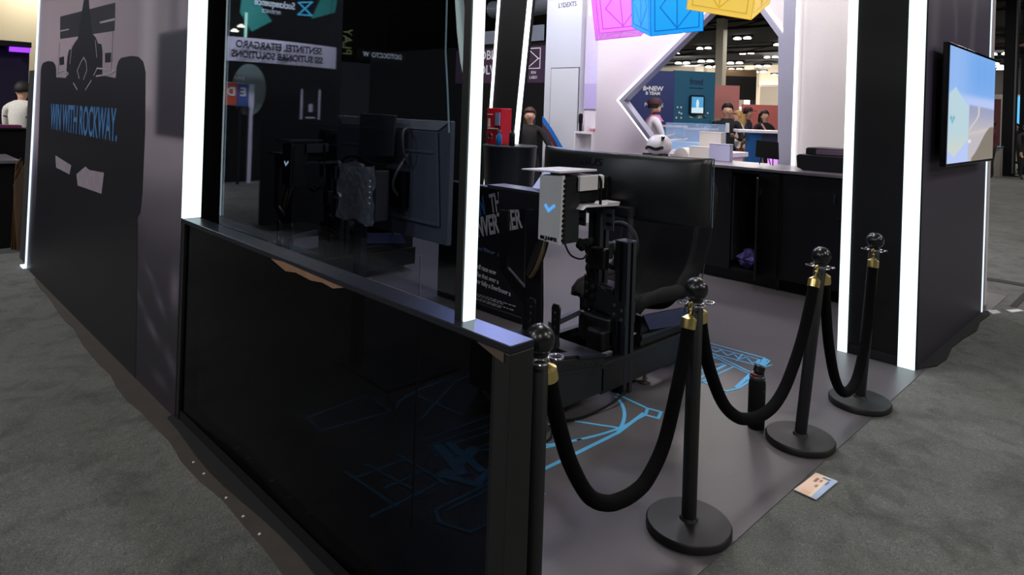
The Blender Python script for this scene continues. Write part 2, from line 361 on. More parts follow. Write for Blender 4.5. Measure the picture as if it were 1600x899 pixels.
ln((2.0, 1.79), (2.03, 1.80), (2.045, 1.83), (2.035, 1.86), (1.98, 1.87), w=.016); ln((2.3, 2.3), (2.31, 2.07), (2.24, 2.05))
# rear wheel and wing (right hand part)
ln((4.226, 2.33), (4.25, 1.90), (4.226, 1.85), (4.09, 1.83), (4.05, 2.20), (4.20, 2.30), w=.012); ln((4.17, 2.26), (4.20, 1.87), w=.008); ln((4.20, 2.02), (4.06, 1.99), w=.010)
for k in range(5): ln((4.14 + .006 * k, 2.22 - .085 * k), (4.10, 2.16 - .085 * k), (4.17, 2.15 - .085 * k), w=.008)
ln((4.23, 1.88), (4.11, 1.85), w=.03); ln((4.18, 1.90), (4.12, 1.88), w=.02)
ln((4.05, 2.145), (3.948, 1.854), w=.012); ln((4.02, 2.16), (3.915, 1.845), w=.009); ln((4.02, 2.15), (4.0, 2.1), (3.95, 2.12), w=.008)
ln((3.6, 2.06), (3.585, 1.995), (3.573, 1.885), (3.564, 1.801), (3.66, 1.775), (3.80, 1.782), (3.93, 1.83), w=.016); ln((3.66, 1.79), (3.9, 1.825), w=.022)
ln((3.551, 1.963), (3.939, 1.954), w=.010); ln((3.56, 2.0), (3.93, 2.0), w=.018); ln((3.6, 2.05), (3.8, 2.05), w=.016); ln((3.62, 2.1), (3.86, 2.08), w=.012); ln((3.775, 2.09), (3.942, 2.02), w=.01)
# nose and front wheel seen through the dark panel
ln((1.637, 3.018), (2.012, 3.06), (1.986, 2.812), (1.62, 2.86), (1.637, 3.018)); ln(*arc((2.031, 2.821), (2.1, 2.95), (2.463, 2.936))); ln((2.033, 2.634), (2.421, 2.856)); ln((2.2, 2.9), (2.234, 2.553))
for d in (0, .06, .11, .19): ln((1.92 - d * .2, 2.47 - d), (2.5, 2.44 - d * 1.3), w=.011)
ln((1.885, 2.318), (2.204, 2.154)); ln((1.521, 2.463), (1.538, 2.115)); ln((1.431, 2.128), (1.779, 2.14)); ln((1.575, 2.257), (1.763, 2.251)); ln((1.62, 2.46), (1.66, 2.12)); ln((1.52, 2.40), (1.78, 2.38)); ln((1.77, 2.45), (1.78, 2.10))
ln((1.949, 2.375), (1.886, 2.143), (1.809, 2.178), w=.05); ln((1.809, 2.178), (1.872, 2.026), (2.076, 2.1), w=.035); ln((1.9, 2.2), (2.05, 2.25), w=.06); ln((2.0, 2.36), (1.96, 2.1), w=.04)
ln((1.636, 2.001), (1.60, 1.93), (1.647, 1.808), (1.857, 1.804), (2.0, 1.83)); ln((1.636, 2.001), (2.012, 1.999)); ln((1.66, 1.97), (2.0, 1.965), w=.01)
ln((2.5, 2.41), (3.5, 2.41), w=.01); ln(*arc((2.463, 2.88), (3.0, 2.98), (3.5, 2.76)), w=.014); ln((3.58, 2.82), (3.56, 3.02), (3.8, 3.05), (3.93, 3.0), (3.9, 2.84), (3.58, 2.82)); ln((4.05, 2.65), (4.22, 2.6), (4.25, 2.97), (4.09, 3.0), (4.05, 2.65), w=.012)
b = B()
for i, (p, wd) in enumerate(LN): b.stroke(p, wd, 'z', Z0, Z1 + .00006 * i)
fg = b.build('floor_graphic', BLUEP); tag(fg, 'pale blue line drawing of a racing car printed on the vinyl floor', 'floor graphic'); fg['kind'] = 'thing'

# ------------------------------------------------------------------ left printed wall with racing car
XF = 1.16
top = 3.1
lean = lambda z: 7.28 - .09 * z
WP = M('wall_panel_black', (18, 17, 21), .5)
wl = struct(B().prism([(3.43, 0), (lean(0), 0), (lean(top), top), (3.43, top)], 'x', XF, XF + .09).build('wall_front', WP), 'printed stand wall with a dark racing car seen head on', 'wall')
def f1bg(U, V):
    # U 0 at far left edge (large Y) -> 1 at right; V 0 floor -> 1 top, heights in metres
    z = V * top; c = np.zeros(U.shape + (3,)) + np.array((158., 144, 160))
    c = blend(c, (186, 168, 180), rectm(U, z, .02, .55, 1.78, 2.4, .12))
    c = blend(c, (140, 130, 144), sstep(U, .66, .9))
    c = blend(c, (184, 174, 188), rectm(U, z, .80, .86, 1.5, 3.4, .03) * .7)
    c = blend(c, (46, 43, 54), rectm(U, z, .885, 1.2, 1.36, 1.90, .018) * .9)
    c = blend(c, (92, 86, 98), rectm(U, z, .93, .96, 1.9, 3.3, .02) * .6)
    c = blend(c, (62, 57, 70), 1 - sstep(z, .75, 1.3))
    wav = .5 + .5 * np.sin(z * 13 + 2 * np.sin(U * 9))
    c = blend(c, (86, 80, 92), wav * rectm(U, z, .84, 1.1, .7, 1.25, .06) * .6)
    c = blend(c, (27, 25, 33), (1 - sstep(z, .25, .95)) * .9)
    for (u0, z0, su, sz, tl, k) in [(.985, .62, .018, .10, .0, .9), (.93, .50, .014, .05, .3, .6), (.88, .62, .012, .05, .5, .5), (.90, .34, .02, .05, .5, .7), (.84, .45, .014, .04, .4, .5), (.98, .25, .02, .06, .3, .5), (.80, .30, .012, .05, .6, .4), (.94, .12, .03, .03, .2, .4)]:
        c = blend(c, (104, 96, 112), np.exp(-(((U - u0 + tl * (z - z0)) / su) ** 2 + ((z - z0) / sz) ** 2)) * k)
    c = blend(c, (92, 84, 98), rectm(U, z, -.1, .05, -.1, .12, .04) * .7)
    return c
pm = ATTR('wall_print', 0, .42, .5)
n = 150
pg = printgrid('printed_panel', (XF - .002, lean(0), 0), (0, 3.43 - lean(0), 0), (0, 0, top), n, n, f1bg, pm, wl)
# shear the sheet to the leaning edge
for v in pg.data.vertices:
    u = (lean(0) - v.co.y - wl.location.y) / (lean(0) - 3.43); v.co.y -= .09 * (v.co.z + wl.location.z) * (1 - u)
INK = M('print_ink_black', (17, 16, 22), .45, var=.2, scale=4); INKG = M('print_ink_grey', (146, 136, 148), .45, var=.3, scale=14); INKM = M('print_ink_mid', (44, 41, 50), .45, var=.25, scale=8)
main = [(7.1, .06), (6.95, .7), (6.936, 1.108), (6.935, 1.768), (6.90, 1.81), (6.838, 1.831), (6.632, 1.84), (6.46, 1.828), (6.37, 1.80), (6.334, 1.766), (6.322, 1.70), (5.966, 1.69), (5.973, 1.739), (5.955, 1.85), (5.913, 1.901), (5.83, 1.905), (5.754, 1.94), (5.645, 1.973), (5.556, 2.151), (5.47, 2.30), (5.40, 2.30), (5.341, 2.155), (5.249, 1.985),
        (5.144, 1.95), (5.09, 1.91), (5.0, 1.9), (4.97, 1.85), (4.955, 1.695), (4.643, 1.674), (4.626, 1.745), (4.59, 1.78), (4.534, 1.795), (4.34, 1.80), (4.2, 1.79), (4.11, 1.76), (4.06, 1.70), (4.035, 1.392), (4.045, 1.037), (4.07, .92), (4.12, .885), (4.105, .80), (4.09, .5), (4.061, .004), (7.1, .004)]
B().prism(main, 'x', XF - .0035, XF - .0025).build('car_print', INK, wl)
B().prism([(6.25, 2.177), (4.708, 2.145), (4.702, 1.969), (6.224, 1.999)], 'x', XF - .003, XF - .0022).build('car_print', INKM, wl)
b = B(); b.prism([(6.233, 2.068), (5.93, 2.062), (5.929, 2.051), (6.232, 2.055)], 'x', XF - .005, XF - .004); b.prism([(5.057, 2.05), (4.70, 2.048), (4.698, 2.033), (5.04, 2.037)], 'x', XF - .005, XF - .004)
for p in [[(5.563, 1.685), (5.627, 1.741), (5.522, 1.798), (5.453, 1.828), (5.377, 1.794), (5.352, 1.736), (5.433, 1.675)], [(6.31, 1.735), (6.031, 1.75), (5.90, 1.722), (6.0, 1.70), (6.3, 1.71)], [(5.158, 1.70), (5.08, 1.745), (4.9, 1.735), (4.66, 1.72), (4.8, 1.70), (5.1, 1.692)], [(5.731, 1.65), (5.608, 1.603)], [(5.222, 1.664), (5.369, 1.603)], [(6.25, 1.70), (6.24, 1.97)], [(4.75, 1.70), (4.74, 1.96)], [(5.82, 1.93), (5.86, 1.80)], [(5.15, 1.93), (5.10, 1.82)]]:
    b.stroke(p, .010, 'x', XF - .005, XF - .004)
b.build('car_highlight', M('print_ink_pale', (170, 160, 174), .45, var=.4, scale=20), wl)
b = B(); b.prism([(6.225, 1.854), (6.071, 1.858), (6.061, 1.794), (6.216, 1.793)], 'x', XF - .003, XF - .002); b.prism([(4.906, 1.838), (4.743, 1.836), (4.736, 1.775), (4.899, 1.776)], 'x', XF - .003, XF - .002); b.build('car_mirror_print', INK, wl)
b = B(); b.prism([(6.246, 1.085), (5.71, 1.05), (5.758, .98), (6.209, .993)], 'x', XF - .005, XF - .004); b.prism([(5.547, 1.0), (5.37, 1.055), (5.3, 1.075), (5.2, 1.06), (4.828, 1.075), (4.872, .936), (5.497, .925)], 'x', XF - .005, XF - .004)
b.build('car_print', INKG, wl)
BL = M('print_blue', (66, 118, 176), .5)
text('WIN WITH ROCKWAY.', (XF - .0045, 5.51, 1.375), .285, (0, -1, 0), (0, 0, 1), BL, wl, sx=.63, bold=.004)
# led end face and led edges
B().box(XF - .002, XF + .08, 3.405, 3.432, .978, top).build('led_strip', LED, wl)
B().prism([(lean(0), 0), (lean(0) + .03, 0), (lean(top) + .03, top), (lean(top), top)], 'x', XF - .012, XF + .05).build('led_strip', LEDS, wl)
B().box(XF - .03, XF + .05, 7.28, 7.42, 0, .012).build('led_strip', LEDS, wl)
lab(B().prism([(lean(0) + .03, 0), (lean(0) + .5, 0), (lean(1.75) + .48, 1.78), (lean(1.75) + .03, 1.78)], 'x', XF + .02, XF + .4).build('cladding', M('dark_grey_cladding', (44, 44, 46), .6), wl), 'dark grey return panel behind the lit edge')

# ------------------------------------------------------------------ booth back wall, header beams, right tower
struct(B().box(1.25, 4.2, 7.2, 7.28, 0, top).build('wall_side', MATT), 'black rear partition inside the stand', 'wall')
hb = B(); hb.box(XF, XF + .12, 1.25, 7.0, top, top + .25); hb.box(4.8, 6.7, 1.17, 1.62, top, top + .25); hb.box(XF, 4.8, 1.17, 1.30, top, top + .25)
struct(hb.build('beam', BLK), 'black header beam over the stand front', 'beam')
TW = M('tower_panel', (9, 9, 12), .6, spec=.3)
tw = struct(B().box(4.8, 6.71, 1.17, 1.63, 0, top).build('wall_right', TW), 'dark tower wall carrying the wide screen', 'wall')
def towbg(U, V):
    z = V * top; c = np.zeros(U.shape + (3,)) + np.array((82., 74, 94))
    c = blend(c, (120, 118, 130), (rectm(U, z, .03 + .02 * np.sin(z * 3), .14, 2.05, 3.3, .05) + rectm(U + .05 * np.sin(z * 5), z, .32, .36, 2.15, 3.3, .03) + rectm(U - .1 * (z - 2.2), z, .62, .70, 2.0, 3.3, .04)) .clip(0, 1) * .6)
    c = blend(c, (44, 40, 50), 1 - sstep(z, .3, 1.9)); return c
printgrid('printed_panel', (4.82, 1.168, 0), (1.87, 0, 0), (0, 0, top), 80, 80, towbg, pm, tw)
B().box(4.79, 4.822, 1.172, 1.268, 0.004, top).build('led_strip', LED, tw)
B().box(4.79, 4.802, 1.575, 1.634, 0.004, top).build('led_strip', LED, tw)
B().box(6.705, 6.735, 1.165, 1.2, 0.0, top).build('led_strip', LEDS, tw)
B().box(4.792, 4.8, 1.272, 1.572, 0.0, .07).build('skirting', BLKG, tw)

# ------------------------------------------------------------------ low barrier, window, light post
lb = thing('low_barrier', 'low black barrier with a glossy dark panel on the left of the stand entrance', 'barrier', (1.2, 2.3, 0))
lab(B().box(XF, XF + .085, 1.15, 3.43, .955, .975).build('top_rail', M('rail_satin', (38, 40, 50), .3, metal=.5), lb, bevel=.003), 'satin top rail')
B().box(XF, XF + .085, 1.15, 1.205, 0, .955).build('end_post', POWD, lb, bevel=.003)
B().box(XF, XF + .085, 3.39, 3.43, 0, .955).build('end_post', POWD, lb)
B().box(XF + .005, XF + .08, 1.205, 3.39, 0, .05).build('bottom_rail', MATT, lb)
B().box(XF + .002, XF + .012, 1.2, 1.216, .05, .955).build('panel_edge', BLKG, lb)
pn = B().box(XF + .012, XF + .02, 1.216, 3.39, .05, .955).build('dark_panel', GLASS('smoked_panel', (.135, .145, .16), .6, 1.2, .12), lb)
tp = B(); tp.prism([(2.45, .955), (2.36, .962), (1.93, .955), (1.99, .94), (2.06, .945), (2.14, .936), (2.25, .942), (2.33, .932)], 'x', XF - .003, XF + .002)
lab(tp.build('torn_tape', M('kraft_tape', (120, 92, 72), .6, var=.3, scale=25), lb), 'torn brown tape under the rail')
tp = B(); tp.prism([(1.27, .955), (1.17, .955), (1.17, .93), (1.205, .937)], 'x', XF - .003, XF + .002); tp.build('torn_tape', M('kraft_tape2', (70, 58, 50), .6, var=.3, scale=25), lb)

wn = struct(B().box(XF + .088, XF + .094, 1.395, 3.43, .975, top).build('window_1', GLASS('tinted_glass', (.66, .70, .76), .9, 1.55)), 'dark tinted glass pane above the low barrier', 'window')
B().box(XF + .083, XF + .0875, 3.21, 3.43, .975, top).build('frame', M('mirror_block_black', (5, 5, 6), 1, spec=0), wn)  # black fin added to block the light strip's reflection in the pane
lpst = thing('light_post', 'slim lit post standing at the open end of the tinted glass', 'light', (1.22, 1.38, .975))
B().box(1.19, 1.24, 1.372, 1.40, .975, top).build('post', BLK, lpst)
B().box(1.196, 1.236, 1.366, 1.372, .975, top).build('led_strip', LED, lpst)
lab(B().tube([(1.235, 1.484, 2.2), (1.235, 1.477, 1.864), (1.235, 1.464, 1.772), (1.235, 1.445, 1.689), (1.235, 1.424, 1.62), (1.235, 1.413, 1.5), (1.235, 1.408, 1.321), (1.235, 1.412, 1.171), (1.235, 1.405, .98)], [.013] * 4 + [.011, .009, .008, .007, .006], 10).build('bent_tube', LEDT, lpst, smooth=True), 'pale bent tube beside the post')
tag(B().tube([(1.27, 1.582, 2.4), (1.27, 1.578, 1.875), (1.27, 1.576, 1.722), (1.27, 1.56, 1.6), (1.27, 1.547, 1.48)], .003, 6).build('white_cable', LEDT), 'thin white cable hanging behind the tinted glass', 'cable')
# leaning lit fin at the rear
fn = thing('leaning_pillar', 'leaning black pillar with a light strip down each edge', 'pillar', (6.0, 6.2, 0)); fn['kind'] = 'thing'
fl_ = lambda z: 6.035 - .092 * z; fr_ = lambda z: 6.53 - .062 * z
B().prism([(fl_(0), 0), (fr_(0), 0), (fr_(3.2), 3.2), (fl_(3.2), 3.2)], 'x', 6.0, 6.05).build('body', MATT, fn)
for g, wd in ((fl_, .075), (fr_, .04)):
    B().prism([(g(0), 0), (g(0) + wd, 0), (g(3.2) + wd, 3.2), (g(3.2), 3.2)], 'x', 5.985, 5.999).build('led_strip', EM('led_white', (.9, .98, 1), 2.0), fn)

# ------------------------------------------------------------------ television on the tower
tv = thing('television', 'wide wall screen showing a pale blue sky scene on the tower', 'television', (5.7, 1.12, 1.3))
B().box(4.952, 6.41, 1.075, 1.11, 1.285, 2.085).build('bezel', BLKG, tv, bevel=.004)
B().box(5.05, 6.3, 1.11, 1.14, 1.35, 2.0).build('rear_shell', MATT, tv, bevel=.01)
B().box(5.45, 5.9, 1.14, 1.163, 1.5, 1.85).build('wall_bracket', MATT, tv)
def tvfn(U, V):
    c = np.zeros(U.shape + (3,)) + np.array((150., 190, 246)); y = 1 - V
    c = blend(c, (118, 172, 240), rectm(U, y, .35, 1.1, -.1, .42, .25)); c = blend(c, (186, 204, 250), sstep(y, .36, .44))
    c = blend(c, (150, 175, 240), (.5 + .5 * np.sin(U * 40)) * (1 - sstep(y, .3, .4)) * .15)
    low = sstep(y, .46 + .03 * U, .475 + .03 * U) * sstep(U, .40, .41)
    c = blend(c, (160, 166, 196), low); c = blend(c, (196, 190, 196), low * sstep(y, .5, .75))
    rd = np.abs(U - (.62 - .22 * sstep(y, .55, .75) )); c = blend(c, (212, 206, 206), (1 - sstep(rd, .012, .028)) * low * (1 - sstep(y, .7, .74)))
    c = blend(c, (214, 204, 196), low * np.exp(-((y - .72 + .1 * (U - .7)) / .015) ** 2) * .8)
    tr = sstep(y - (.97 - .55 * sstep(U, .42, .95) * .55), 0, .02) * sstep(U, .46, .5); c = blend(c, (134, 126, 114), tr * low)
    hx = (y > .34 + .0 * U) & (U < .40) & (y > .34 + np.abs(U - .12) * .6) & (y < .95 - np.abs(U - .12) * .55) & (U > .0)
    c = blend(c, (190, 216, 226), hx.astype(float)); c = blend(c, (206, 216, 210), hx * sstep(y, .7, .9))
    for (a, b_, r) in ((.05, .61, .022), (.10, .61, .022), (.075, .64, .02)): c = blend(c, (80, 160, 190), np.exp(-(((U - a) / r) ** 2 + ((y - b_) / r) ** 2) * 2) * hx)
    c = blend(c, (230, 238, 250), rectm(U, y, .40, .46, .80, .83, .006)); return c * .98
printgrid('screen', (4.972, 1.0735, 1.305), (1.42, 0, 0), (0, 0, .76), 140, 90, tvfn, ATTR('screen_glow', 1.0, .12, .5), tv)

# ------------------------------------------------------------------ stanchions and ropes
def stanchion(label):
    t = thing('stanchion', label, 'stanchion', (0, 0, 0), 'black stanchions across the stand entrance')
    B().lathe([(.15, 0), (.157, .006), (.157, .028), (.152, .034), (.06, .036), (.035, .04), (.03, .05)], n=48).build('base', POWD, t, world=False, smooth=True)
    p = B().lathe([(.0275, .04), (.0275, .845), (.024, .85)], n=24).build('pole', POWD, t, world=False, smooth=True)
    B().lathe([(.022, .845), (.026, .85), (.026, .87), (.02, .89)], n=20).build('neck', BLK, p, world=False, smooth=True)
    r = B()
    for k in range(4):
        a = math.pi / 4 + k * math.pi / 2; c = (.047 * math.cos(a), .047 * math.sin(a))
        r.tube([(c[0] + .021 * math.cos(q), c[1] + .021 * math.sin(q), .852) for q in [i * math.pi / 8 for i in range(16)]], .0035, 6, closed=True)
    r.lathe([(.03, .849), (.034, .852), (.03, .855)], n=20)
    lab(r.build('hook_ring', M('clear_ring', (150, 148, 154), .2, metal=.7), p, world=False, smooth=True), 'shiny ring of hook loops')
    B().ball((0, 0, .902), .044, 28).build('ball_finial', M('ball_black', (24, 24, 26), .27, bump=.02), p, world=False, smooth=True)
    return t, p
s1, p1 = stanchion('black stanchion nearest the camera, dropping ropes to both sides')
s1.location = (2.272, 1.282, .004)
s2 = dup(s1, (3.282, 1.275, .004), 'leaning black stanchion in the middle of the rope line beside the flask')
s3 = dup(s1, (3.98, 1.232, .004), 'black stanchion farthest along the rope line, in front of the lit tower')
s4 = dup(s1, (1.408, 1.28, .004), 'black stanchion half hidden behind the end post of the low barrier')
def lean_pole(s, dx, dy):
    for ch in s.children:
        if ch.name.startswith('pole'): ch.rotation_euler = (-dy / .85, dx / .85, 0); ch.location = (-.04 * dx, -.04 * dy, .001)
lean_pole(s2, .052, -.05); lean_pole(s3, .04, -.038)
def smoothpath(P, n=6):
    P = [Vector(p) for p in P]; out = []
    for i in range(len(P) - 1):
        a, b, c, d = P[max(i - 1, 0)], P[i], P[i + 1], P[min(i + 2, len(P) - 1)]
        for k in range(n):
            t = k / n; out.append(.5 * ((2 * b) + (c - a) * t + (2 * a - 5 * b + 4 * c - d) * t * t + (3 * b - a - 3 * c + d) * t ** 3))
    return out + [P[-1]]
def rope(label, P, hookA, hookB):
    mid = P[len(P) // 2]; t = thing('velvet_rope', label, 'rope', (mid[0], mid[1], mid[2]), 'black velvet ropes between the stanchions')
    B().tube(smoothpath(P), .0245, 14).build('rope', VELV, t, smooth=True)
    for hk, a, c in ((hookA, P[0], P[1]), (hookB, P[-1], P[-2])):
        a, c = Vector(a), Vector(c); d = (a - c).normalized(); e = a + d * .042
        k = B(); k.tube([a - d * .006, a + d * .002, a + d * .03, a + d * .036, e, e + d * .004], [.0275, .028, .028, .02, .012, .006], 16)
        cap = k.build('end_cap', BRASS, t, smooth=True)
        h = Vector(hk); m = (e + h) / 2
        hb_ = B(); hb_.tube([e, e + (m - e) * .8 + Vector((.006, 0, 0)), h + Vector((.004, 0, -.008)), h + Vector((0, 0, .008)), h + Vector((-.009, .004, .004)), h + Vector((-.01, .005, -.008))], .0045, 8)
        hb_.ball(tuple(m), .008, 8); hb_.build('hook', BRASS, cap, smooth=True)
RZ = .856
rope('black velvet rope sagging between the barrier end and the nearest stanchion', [(1.452, 1.28, .785), (1.475, 1.28, .71), (1.511, 1.28, .61), (1.567, 1.28, .49), (1.657, 1.281, .365), (1.75, 1.281, .305), (1.83, 1.281, .284), (1.91, 1.281, .28), (1.985, 1.281, .30), (2.081, 1.282, .385), (2.155, 1.282, .55), (2.205, 1.282, .70), (2.222, 1.282, .775)], (1.447, 1.28, RZ), (2.24, 1.282, RZ))
rope('black velvet rope sagging in front of the flask', [(2.306, 1.28, .785), (2.330, 1.278, .70), (2.378, 1.276, .585), (2.479, 1.271, .43), (2.58, 1.266, .345), (2.669, 1.261, .306), (2.78, 1.255, .285), (2.887, 1.249, .292), (2.98, 1.245, .33), (3.056, 1.24, .4), (3.15, 1.233, .53), (3.225, 1.229, .68), (3.262, 1.229, .77)], (2.305, 1.28, RZ), (3.30, 1.228, RZ))
rope('short black velvet rope between the two far stanchions', [(3.382, 1.221, .77), (3.40, 1.22, .66), (3.43, 1.218, .52), (3.47, 1.216, .40), (3.53, 1.211, .27), (3.61, 1.206, .185), (3.70, 1.202, .16), (3.79, 1.196, .19), (3.86, 1.192, .29), (3.92, 1.188, .45), (3.965, 1.19, .64), (3.985, 1.19, .77)], (3.37, 1.222, RZ), (3.99, 1.192, RZ))

# ------------------------------------------------------------------ flask and flyer on the floor
fk = thing('flask', 'black insulated flask with an open cap standing behind the rope', 'bottle', (3.27, 1.49, .004))
B().lathe([(.036, 0), (.041, .006), (.041, .225), (.037, .24), (.036, .243)], n=28).build('body', MATT, fk, world=False, smooth=True)
B().lathe([(.036, .243), (.038, .246), (.038, .258), (.033, .262), (.033, .272)], n=28).build('collar', M('steel_dark', (90, 90, 95), .3, metal=.8), fk, world=False, smooth=True)
cp_ = B().lathe([(.02, 0), (.027, .004), (.027, .034), (.022, .039)], n=20).build('cap', BLK, fk, world=False, smooth=True); cp_.location = (.004, -.002, .272); cp_.rotation_euler = (.1, .28, 0)
lab(B().box(-.035, -.02, -.012, .014, .25, .275).build('lid_clip', M('red_plastic', (110, 30, 36), .4), fk, world=False, bevel=.003), 'dark red lid clip')
B().box(-.012, .012, -.0425, -.0395, .19, .194).build('emblem', GREYP, fk, world=False)
def flyfn(U, V):
    c = np.zeros(U.shape + (3,)) + np.array((240., 206, 186)); c = blend(c, (246, 226, 196), sstep(U, .45, .7)); c = blend(c, (176, 196, 232), sstep(U, .72 - .05 * V, .76 - .05 * V))
    c = blend(c, (246, 190, 150), rectm(U, V, .25, .6, .05, .16, .03))
    c = blend(c, (112, 122, 160), rectm(U, V, .42, .78, .88, .95, .01)); c = blend(c, (138, 116, 100), rectm(U, V, .24, .37, .62, .82, .02)); c = blend(c, (150, 100, 90), rectm(U, V, .45, .54, .7, .8, .02)); c = blend(c, (150, 132, 120), rectm(U, V, .46, .58, .42, .54, .02)); c = blend(c, (96, 90, 100), rectm(U, V, .74, .8, .66, .84, .015)); return c
fy = B().prism([(2.832, 1.121), (3.045, 1.117), (3.047, 1.03), (2.833, 1.028)], 'z', .006, .0085)
fy = B().prism([(2.835, 1.03), (3.05, 1.02), (3.05, 1.108), (2.84, 1.122)], 'z', .0062, .0086).build('flyer', WHITEP)
tag(fy, 'small peach and blue printed flyer lying on the carpet by the vinyl edge', 'flyer')
printgrid('printed_face', (2.84, 1.118, .0092), (0, -.09, 0), (.205, -.006, 0), 40, 60, lambda U, V: flyfn(U, V), ATTR('flyer_print', 0, .4), fy)

# ------------------------------------------------------------------ racing cockpit (built once, copied for the second rig)
RX, RY = 3.1, 2.41
ck = thing('racing_cockpit', 'black racing simulator cockpit with bucket seat behind the ropes', 'simulator', (RX, RY, .004), 'racing simulator rigs')
fr = B()
for y in (2.15, 2.63): fr.box(2.86, 3.87, y, y + .04, .065, .225); fr.box(2.86, 3.87, y - .004, y, .20, .225)
for x in (2.9, 3.4, 3.81): fr.box(x, x + .06, 2.19, 2.63, .08, .2)
fr.build('base_frame', POWD, ck, bevel=.003)
b = B()
for (x, y) in [(2.45, 2.17), (3.3, 2.17), (3.75, 2.17), (2.45, 2.65), (3.75, 2.65)]: b = B(); b.lathe([(.03, .0), (.032, .008), (.01, .012), (.008, .065)], (x, y, .004), 14); b.lathe([(.014, .03), (.014, .04)], (x, y, 0), 6); b.build('levelling_foot', M('zinc', (120, 118, 116), .35, metal=.8), ck)
pb = B().prism([(2.385, .085), (2.88, .075), (2.88, .262), (2.385, .352)], 'y', 2.15, 2.67).build('pedal_box', POWD, ck, bevel=.004)
sl = (.262 - .352) / .495; zt = lambda x: .354 + sl * (x - 2.385)
pt = B()
for (x0, x1, y0, y1) in [(2.40, 2.50, 2.16, 2.66), (2.50, 2.66, 2.16, 2.22), (2.50, 2.66, 2.30, 2.40), (2.66, 2.88, 2.14, 2.68), (2.50, 2.66, 2.52, 2.66)]:
    pt.prism([(x0, zt(x0)), (x1, zt(x1)), (x1, zt(x1) + .014), (x0, zt(x0) + .014)], 'y', y0, y1)
pt.build('pedal_plate', EXTR, ck)
b = B()
for k in range(9): x = 2.45 + .045 * k; b.lathe([(.006, 0), (.006, .004)], (x, 2.149, zt(x) - .035), 6)
b.prism([(2.40, zt(2.4) - .075), (2.88, zt(2.88) - .06), (2.88, zt(2.88) - .05), (2.40, zt(2.4) - .062)], 'y', 2.143, 2.15); b.build('side_rail', EXTR, ck)
for (y, x) in ((2.33, 2.70), (2.47, 2.66)):
    p = B(); p.bar((x, y, zt(x)), (x - .02, y, zt(x) + .12), .018, .03); pd = p.build('pedal_arm', EXTR, ck)
    p = B(); c0 = Vector((x - .015, y, zt(x) + .10)); p.prism([(y - .026, c0.z - .02), (y + .026, c0.z - .02), (y + .03, c0.z + .12), (y + .018, c0.z + .14), (y - .018, c0.z + .14), (y - .03, c0.z + .12)], 'x', c0.x - .006, c0.x + .004)
    f = p.build('pedal', BLK, ck, bevel=.002); q = B()
    for k in range(3): q.lathe([(.004, -.001), (.004, .001)], (0, 0, 0), 6)
    s_ = B()
    for k in range(3): s_.box(c0.x - .008, c0.x - .006, y - .005, y + .005, c0.z + .02 + .035 * k, c0.z + .03 + .035 * k)
    s_.build('grip_stud', CHROME, f)
B().bar((2.72, 2.40, .40), (2.98, 2.42, .42), .03, .03).build('cross_tube', GREYP, ck)
# near post, plate, inner upright, slotted brackets
B().profile((3.1, 2.19, .0), (3.1, 2.19, .842), .082, (1, 0, 0)).build('upright', EXTR, ck)
B().box(3.055, 3.145, 2.148, 2.235, .842, .85).build('post_cap', GREYP, ck)
B().profile((3.1, 2.385, .48), (3.1, 2.385, .99), .085, (1, 0, 0)).build('upright', EXTR, ck)
pp = B().prism([(2.44, .62), (2.15, .50), (2.15, .39), (2.44, .49)], 'x', 3.05, 3.058).build('tie_plate', POWD, ck)
B().prism([(2.44, .62), (2.15, .50), (2.15, .39), (2.44, .49)], 'x', 3.142, 3.15).build('tie_plate', POWD, ck)
q = B()
for (y, z) in [(2.42, .575), (2.37, .555), (2.42, .525), (2.37, .505), (2.22, .49), (2.17, .47), (2.22, .44), (2.17, .42)]: q.tube([(3.044, y, z), (3.05, y, z)], .009, 8)
q.build('bolt', GREYP, pp)
for (y0, y1) in ((2.44, 2.52), (2.24, 2.315)):
    br = B().box(3.04, 3.048, y0, y1, .90, 1.02).build('slotted_bracket', M('grey_steel', (84, 86, 92), .45, metal=.4), ck)
    q = B()
    for z in (.935, .985): q.prism([(y0 + .02 + .01 * math.cos(a) + (.02 if math.cos(a) > 0 else 0), z + .01 * math.sin(a)) for a in [i * math.pi / 6 + .01 for i in range(12)]], 'x', 3.037, 3.041)
    q.build('slot', MATT, br)
B().box(3.06, 3.14, 2.16, 2.56, .99, 1.035).build('cross_beam', EXTR, ck)
B().box(3.06, 3.10, 2.148, 2.158, .84, 1.03).build('clear_shield', M('smoked_acrylic', (60, 60, 66), .15, alpha=.45), ck)
# far frame (C shaped) carrying the wheel side
FX = 2.8
fc = B(); oc = [(2.925, 1.075), (2.58, 1.105), (2.55, .33), (2.54, .004), (2.69, .004), (2.70, .42), (2.87, .57), (2.91, .60)]
fc.prism([(2.925, 1.075), (2.58, 1.105), (2.575, 1.0), (2.92, .95)], 'x', FX, FX + .025); fc.prism([(2.915, .95), (2.84, .955), (2.835, .60), (2.86, .56), (2.90, .60)], 'x', FX, FX + .025)
fc.prism([(2.69, .98), (2.575, 1.0), (2.545, .45), (2.675, .47)], 'x', FX, FX + .025); fc.prism([(2.86, .56), (2.835, .62), (2.68, .53), (2.68, .42)], 'x', FX, FX + .025); fc.prism([(2.69, .47), (2.545, .46), (2.54, .004), (2.685, .004)], 'x', FX, FX + .025)
fc.build('display_frame', BLK, ck, bevel=.004)
B().box(2.76, 2.90, 2.5, 2.98, 1.085, 1.10).build('frame_shelf', M('shelf_dark', (40, 42, 50), .3), ck)
q = B()
for k in range(6): q.box(FX - .003, FX, 2.58 + .012 * (k % 2), 2.59 + .012 * (k % 2), .12 + .025 * k, .13 + .025 * k)
q.build('screw', GREYP, ck)
